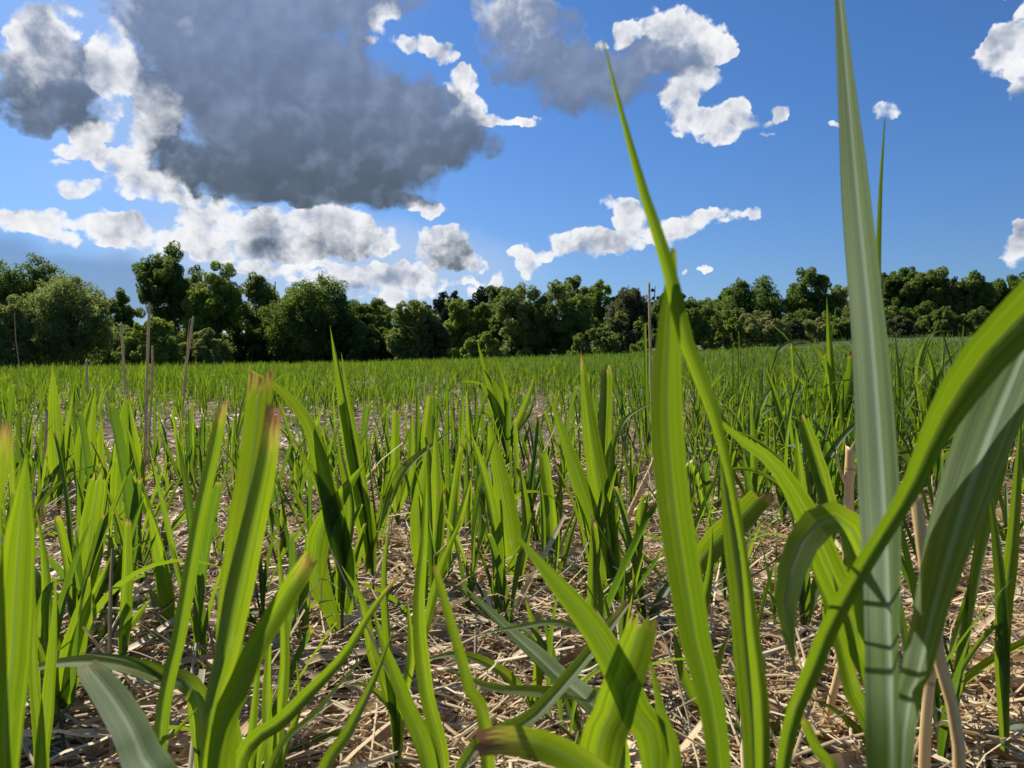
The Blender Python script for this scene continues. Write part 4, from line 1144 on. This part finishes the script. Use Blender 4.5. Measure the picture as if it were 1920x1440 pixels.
hero('tall dark fan-leaved tuft standing above the crop at centre', [
    ([(945, 830), (922, 740), (895, 640)], 15, dict(fold=.4)),
    ([(950, 830), (935, 740), (905, 690)], 20, dict(fold=-.4)),
    ([(955, 835), (932, 765), (900, 722), (860, 716)], 15, dict(fold=.3, glau=.4)),
    ([(952, 830), (948, 740), (930, 668)], 16, dict(fold=-.5)),
    ([(956, 830), (985, 760), (1005, 700)], 15, dict(fold=.4, glau=.5)),
    ([(957, 835), (990, 780), (1003, 742)], 14, dict(fold=.3, glau=.9, face='up')),
    ([(950, 840), (920, 780), (890, 770)], 16, dict(fold=.4))], base=(952, 900))
hero('broad two-bladed glowing shoot behind the thin dry canes at left', [
    ([(222, 1005), (230, 880), (235, 738)], 40, dict(fold=.3, tip=.12)),
    ([(240, 1005), (252, 880), (240, 745)], 32, dict(fold=-.6, roll=20)),
    ([(236, 1000), (262, 930), (268, 850)], 16, dict(fold=.4))], base=(234, 1056))
hero('slim pointed shoot whose tip overlaps the field edge far left', [
    ([(108, 920), (103, 800), (98, 686)], 28, dict(fold=.25)),
    ([(112, 925), (122, 840), (137, 735)], 16, dict(fold=.5)),
    ([(110, 925), (128, 860), (130, 790)], 16, dict(fold=-.5, roll=30))], base=(112, 990))
hero('bundle of narrow blades with one bent tip between the two left glowing shoots', [
    ([(160, 950), (168, 850), (179, 727)], 20, dict(fold=.4, tip=.3)),
    ([(158, 950), (150, 860), (160, 790), (176, 732)], 22, dict(fold=.5, roll=30)),
    ([(164, 955), (185, 880), (190, 780)], 20, dict(fold=.3))], base=(162, 1008))
hero('single blunt glowing blade standing in the bare straw left of the tuft', [
    ([(744, 960), (741, 870), (742, 768)], 20, dict(cut=.8, tip=.3, fold=.3)),
    ([(746, 960), (768, 880), (773, 770)], 18, dict(fold=-.4))], base=(746, 1010))
hero('dark stiff shoot of three blades, left of the dark tuft on bare straw', [
    ([(842, 950), (842, 850), (839, 705)], 18, dict(fold=.7, roll=40)),
    ([(846, 950), (862, 850), (868, 735)], 18, dict(fold=-.5)),
    ([(844, 950), (800, 850), (806, 740)], 22, dict(fold=.4, cut=.7, tip=.3))], base=(844, 1012))
hero('shoot of paired pale-tipped blades rising in the middle of the straw', [
    ([(790, 1080), (786, 960), (800, 845)], 34, dict(fold=.25)),
    ([(808, 1080), (818, 960), (816, 800)], 28, dict(fold=.3)),
    ([(820, 1090), (826, 1000), (832, 920)], 16, dict(cut=.5, tip=1, fold=.3)),
    ([(812, 1090), (850, 1010), (885, 890)], 20, dict(fold=-.5))], base=(806, 1136))
hero('thin leaf with yellow tip slanting right in front of the paired blades', [
    ([(786, 1230), (826, 1070), (872, 958)], 18, dict(fold=.4, tip=.8))], base=(770, 1300))
hero('shoot with a blue-green leaf bending over right on the bare straw', [
    ([(706, 1000), (738, 920), (770, 872), (845, 808)], 28, dict(glau=.9, face='up', fold=.4)),
    ([(704, 1010), (725, 940), (728, 860)], 22, dict(fold=-.4))], base=(700, 1072))


# ------------------------------------------------------------------ ordinary shoots: one of each kind, then copies
def make_proto(i, kind):
    g = np.random.default_rng(400 + i)
    root = empty('grass_shoot', (0, 0, 0))
    h = g.uniform(0.10, 0.17) if kind != 'spear' else 0.08
    lean = g.normal(0, 0.03, 2)
    pts = spline([(0, 0, -0.015), (lean[0] * .3, lean[1] * .3, h * .5), (lean[0], lean[1], h)], 7)
    V, F, st = tube_geo(pts, np.linspace(0.0034, 0.0024, 7), 6)
    mesh('stem', V, F, STEM, st, {'rnd': np.full(len(V), g.random())}, parent=root)
    n = {'upright': 4, 'cut': 4, 'droop': 6, 'spear': 3}[kind] + int(i % 2)
    az0 = g.uniform(0, 6.28)
    n += kind in ('upright', 'cut')
    for j in range(n):
        f = (j + 0.6) / n
        b = np.array([np.interp(f * h, pts[:, 2], pts[:, k]) for k in (0, 1)] + [f * h])[None]
        az = np.array([az0 + j * math.pi + g.normal(0, 0.45)])
        if kind == 'droop' and j < 4:
            ln_, bd, L = g.uniform(0.15, 0.4), g.uniform(0.9, 2.3), g.uniform(0.25, 0.42)
        else:
            ln_, bd, L = abs(g.normal(0.13, 0.11)), g.uniform(-.05, 0.40), g.uniform(0.20, 0.36) * (1.15 if kind == 'spear' else 1)
        if j < 1 + i % 2 and kind in ('upright', 'cut'):
            ln_, bd, L = g.uniform(0.5, 0.9), g.uniform(0.2, 1.1), g.uniform(0.12, 0.2)
        thin = 1.0
        if kind in ('upright', 'cut') and j == n - 2:
            ln_, bd, L, thin = g.uniform(.2, .55), g.uniform(0, .8), g.uniform(.22, .36), 0.5
        S, K = 15, 5
        C, s_, nr = leaf_curves(b, az, np.array([ln_]), np.array([bd]), np.array([L]), S, np.array([g.normal(0, 0.8)]))
        cut = float(kind == 'cut' and g.random() < 0.7) * 0.92
        W = blade_width(np.array([thin * g.uniform(0.015, 0.029) * (0.6 if kind == 'spear' else 1)]), np.array([cut]), S)
        V, F, st = strip_geo(C, s_, nr, W, np.array([g.uniform(0.4, 1.0)]), K)
        glau = g.uniform(.4, 1) if (kind == 'droop' and g.random() < .5) or g.random() < .12 else 0.0
        tip = g.uniform(.1, .7) if (cut and g.random() < .7) or g.random() < .15 else 0.0
        mesh('leaf', V, F, LEAF, st, {'rnd': np.full(len(V), g.random()), 'tip': np.full(len(V), tip), 'glau': np.full(len(V), glau)}, parent=root)
    return root


KINDS_ = ['upright'] * 4 + ['cut'] * 4 + ['droop'] * 3 + ['spear'] * 2
LOOK = {
    'upright': 'shorter crop shoot of upright pointed green blades, standing in straw among its like',
    'cut': 'shorter crop shoot with blunt brown-ended blades, standing in straw among its like',
    'droop': 'shorter crop shoot with leaves drooping over, standing in straw among its like',
    'spear': 'shorter crop shoot of few very slim spear leaves, standing in straw among its like',
}
GRP = {k: 'ordinary %s crop shoots' % v for k, v in (('upright', 'pointed'), ('cut', 'blunt-tipped'), ('droop', 'drooping'), ('spear', 'slim'))}


def place_shoot(proto, kind, first, loc, rz, sc, tilt):
    if first:
        r = proto
    else:
        r = proto.copy()
        COL.objects.link(r)
        for ch in proto.children:
            c = ch.copy()
            COL.objects.link(c)
            c.parent = r
    r.location, r.rotation_euler, r.scale = loc, (tilt[0], tilt[1], rz), (sc, sc, sc)
    tag(r, LOOK[kind], 'grass shoot', GRP[kind])


# bare patches of straw seen in the photo: ground under photo point, half sizes in metres
BARE = [(330, 1060, .16, .25), (610, 1340, .20, .14), (1460, 1100, .22, .35), (1480, 1330, .16, .16), (1830, 1160, .36, .55), (1760, 1000, .3, .4), (700, 830, .5, .30), (1740, 1330, .15, .2), (460, 1150, .12, .2), (1330, 940, .22, .3), (900, 960, .25, .25)]
BARE = [(ground_hit(a, b)[0], c, d_) for a, b, c, d_ in BARE]
g = np.random.default_rng(21)
spots = []
tries = 0
while len(spots) < 245 and tries < 60000:
    tries += 1
    y = math.sqrt(g.uniform(1.02 ** 2, NEAR_END ** 2))
    x = g.uniform(-1, 1) * (y * 0.70 + 0.05)
    if any(((x - b[0]) / c) ** 2 + ((y - b[1]) / d_) ** 2 < 1 for b, c, d_ in BARE):
        continue
    v = math.sin(x * 4.3 + 1.0 + math.sin(y * 2)) * math.sin(y * 4.1 + 0.6 * math.sin(x * 3)) + 0.6 * math.sin(x * 9 + y * 6)
    if g.random() > 0.5 + 0.55 * v:
        continue
    if any((x - a) ** 2 + (y - b) ** 2 < (0.05 if y < 2 else 0.07) ** 2 for a, b in spots) or any((x - t[0]) ** 2 + (y - t[1]) ** 2 < 0.045 ** 2 for t in taken):
        continue
    spots.append((x, y))
PW = np.array([3, 3, 3, 3, 3, 3, 3, 3, .6, .6, .6, 1.5, 1.5])
PW = PW / PW.sum()
protos = [[make_proto(i, k), k, True] for i, k in enumerate(KINDS_)]
for (x, y) in spots:
    right = x / y > 0.28
    if right and y > 1.9 and g.random() < 0.6:
        i = 8 + int(g.integers(0, 3))
    else:
        i = int(g.choice(len(protos), p=PW))
    pr = protos[i]
    sc = g.uniform(0.74, 1.14) * (1.22 if right and y > 1.9 else 1.0)
    place_shoot(pr[0], pr[1], pr[2], (x, y, float(gz(x, y))), g.uniform(0, 6.28), sc, g.normal(0, 0.06, 2))
    pr[2] = False


# ------------------------------------------------------------------ dry canes left from last year
def cane(label, pts, w, base=None, d=None, split=False, flag=False, name='dry_cane', sd0=0.3):
    if base is not None:
        G, d = ground_hit(*base)
        G = on_ground(G)
    else:
        G = on_ground(P(pts[0][0], 1440, d))
    root = empty(name, G)
    tag(root, label, 'dry stalk', 'dry canes standing in the crop')
    wp = [G - np.array([0, 0, .02])] + [P(x, y, d) for x, y in pts]
    r = w * d / FPX / 2 * (0.82 if w < 13 else 0.95)
    C = spline(wp, 18)
    g = np.random.default_rng(int(sd0 * 1000))
    rad = np.linspace(r * 1.05, r * 0.9, 18) * (1 + 0.05 * np.sin(np.linspace(0, 25, 18)))
    V, F, st = tube_geo(C, rad, 9)
    # slanting broken top
    k = 9
    tip = V[-1] - V[-1 - k * 2]
    for q in range(k):
        V[-1 - k + q] += unit(C[-1] - C[-2]) * r * (1.6 if q % 4 == 0 else -0.6) * g.uniform(.4, 1.4)
    mesh('culm', V - G, F, STALK, st, {'rnd': np.full(len(V), sd0)}, parent=root)
    if split:
        t0 = C[-6]
        e = C[-1] + np.array([-r * 2.6, 0, -r * 0.5])
        V, F, st = tube_geo(spline([t0, (t0 + e) / 2 + np.array([-r * .6, 0, 0]), e], 7), np.linspace(r * .5, r * .12, 7), 5)
        mesh('splinter', V - G, F, STALK, st, {'rnd': np.full(len(V), sd0)}, parent=root)
    if flag:
        t0 = C[-7]
        q = [t0, t0 + np.array([r * 2.0, -r, r * 1.2]), t0 + np.array([r * 3.4, -r, -r * 4]), t0 + np.array([r * 2.2, -r, -r * 11])]
        Cc = spline(q, 10)
        V, F, st = tube_geo(Cc, np.linspace(r * .45, r * .15, 10), 5)
        mesh('sheath_shred', V - G, F, STALK, st, {'rnd': np.full(len(V), sd0)}, parent=root)


cane('pale dry cane, leftmost of the three tall ones against the dark trees', [(238, 800), (233, 700), (227, 608)], 6, base=(244, 905), flag=True, sd0=.55)
cane('tallest thin dry cane, standing against the shrubs at left', [(273, 820), (276, 700), (280, 572)], 7, base=(268, 925), flag=True, sd0=.35)
cane('shorter dry cane touching the right side of the tallest cane', [(281, 800), (285, 720), (286, 651)], 5, base=(276, 912), sd0=.45)
cane('dry cane leaning right with a split top, right of the tallest cane', [(340, 790), (349, 690), (362, 597)], 6, base=(332, 900), split=True, sd0=.62)
cane('short grey dry cane far back between the leftmost cane and picture edge', [(167, 770), (164, 720), (162, 677)], 5, base=(170, 800), sd0=.9)
cane('hair-thin dry cane at the far left before the light shrub', [(38, 700), (30, 640), (27, 590)], 1.5, base=(44, 770), sd0=.8)
cane('brown dry cane half hidden beside the left edge of the tallest bright blade', [(1222, 760), (1219, 640), (1217, 532)], 6, base=(1226, 900), sd0=.7)
cane('thin tan cane behind the red-spiked shoot', [(1152, 860), (1146, 770), (1143, 688)], 7, base=(1160, 950), sd0=.5)
cane('reddish brown dry cane standing in the left clump of shoots', [(78, 960), (84, 860), (88, 772)], 7, base=(74, 1040), sd0=.75)
cane('grey broken stub at the far left among the shoots', [(50, 1040), (57, 980), (62, 925)], 11, base=(44, 1090), sd0=.95)
cane('orange-tan splintered stub left of the tall grey-green blade', [(1590, 1010), (1592, 920), (1594, 840)], 20, base=(1588, 1092), split=True, sd0=.15)
cane('orange-tan cane rising from the bottom below the hooked leaf', [(1556, 1330), (1570, 1270), (1584, 1215)], 16, base=(1546, 1418), sd0=.2)
cane('thick bent blurred tan cane crossing behind the broad pale leaf', [(1800, 1460), (1766, 1260), (1738, 1090), (1718, 935)], 25, d=.56, sd0=.25)
cane('whitish broken stub behind the broad pale leaf at right', [(1738, 1330), (1790, 1000), (1810, 860), (1816, 738)], 21, d=.85, sd0=.6)
cane('leaning tan dry stalk tucked behind the left of the bright blade', [(1182, 960), (1215, 890), (1244, 826)], 12, base=(1168, 1010), sd0=.3)
cane('cane like far stick leaning at the centre straw between shoots', [(890, 1010), (900, 960), (912, 905)], 8, base=(884, 1055), sd0=.3)


# ------------------------------------------------------------------ the one yellow flower
def flower():
    G, d = ground_hit(968, 872)
    G = on_ground(G)
    top = P(975, 738, d)
    root = empty('yellow_flower', G)
    tag(root, 'tiny yellow flower above the crop right of the dark tuft', 'flower')
    m, k, out = new_mat('yellow_petals')
    b = k.node('ShaderNodeBsdfPrincipled', Roughness=0.5)
    b.inputs['Base Color'].default_value = (0.85, 0.55, 0.02, 1)
    t = k.node('ShaderNodeBsdfTranslucent')
    t.inputs['Color'].default_value = (0.9, 0.6, 0.02, 1)
    mx = k.n.new('ShaderNodeMixShader')
    mx.inputs[0].default_value = 0.4
    k.l.new(b.outputs[0], mx.inputs[1])
    k.l.new(t.outputs[0], mx.inputs[2])
    k.l.new(mx.outputs[0], out.inputs[0])
    V, F, st = tube_geo(spline([G, (G + top) / 2 + np.array([.006, 0, 0]), top], 9), np.linspace(.0016, .001, 9), 6)
    mesh('stem', V - G, F, STEM, st, {'rnd': np.full(len(V), .3)}, parent=root)
    n = 12
    az = np.linspace(0, 2 * np.pi, n, endpoint=False)
    C, s_, nr = leaf_curves(np.repeat((top - G)[None], n, 0), az, np.full(n, .9), np.full(n, .5), np.full(n, .011), 6)
    V, F, st = strip_geo(C, s_, nr, np.full((n, 6), .0055) * np.sin(np.linspace(.5, 2.6, 6))[None], np.full(n, .2), 3)
    mesh('petals', V, F, m, parent=root)


flower()
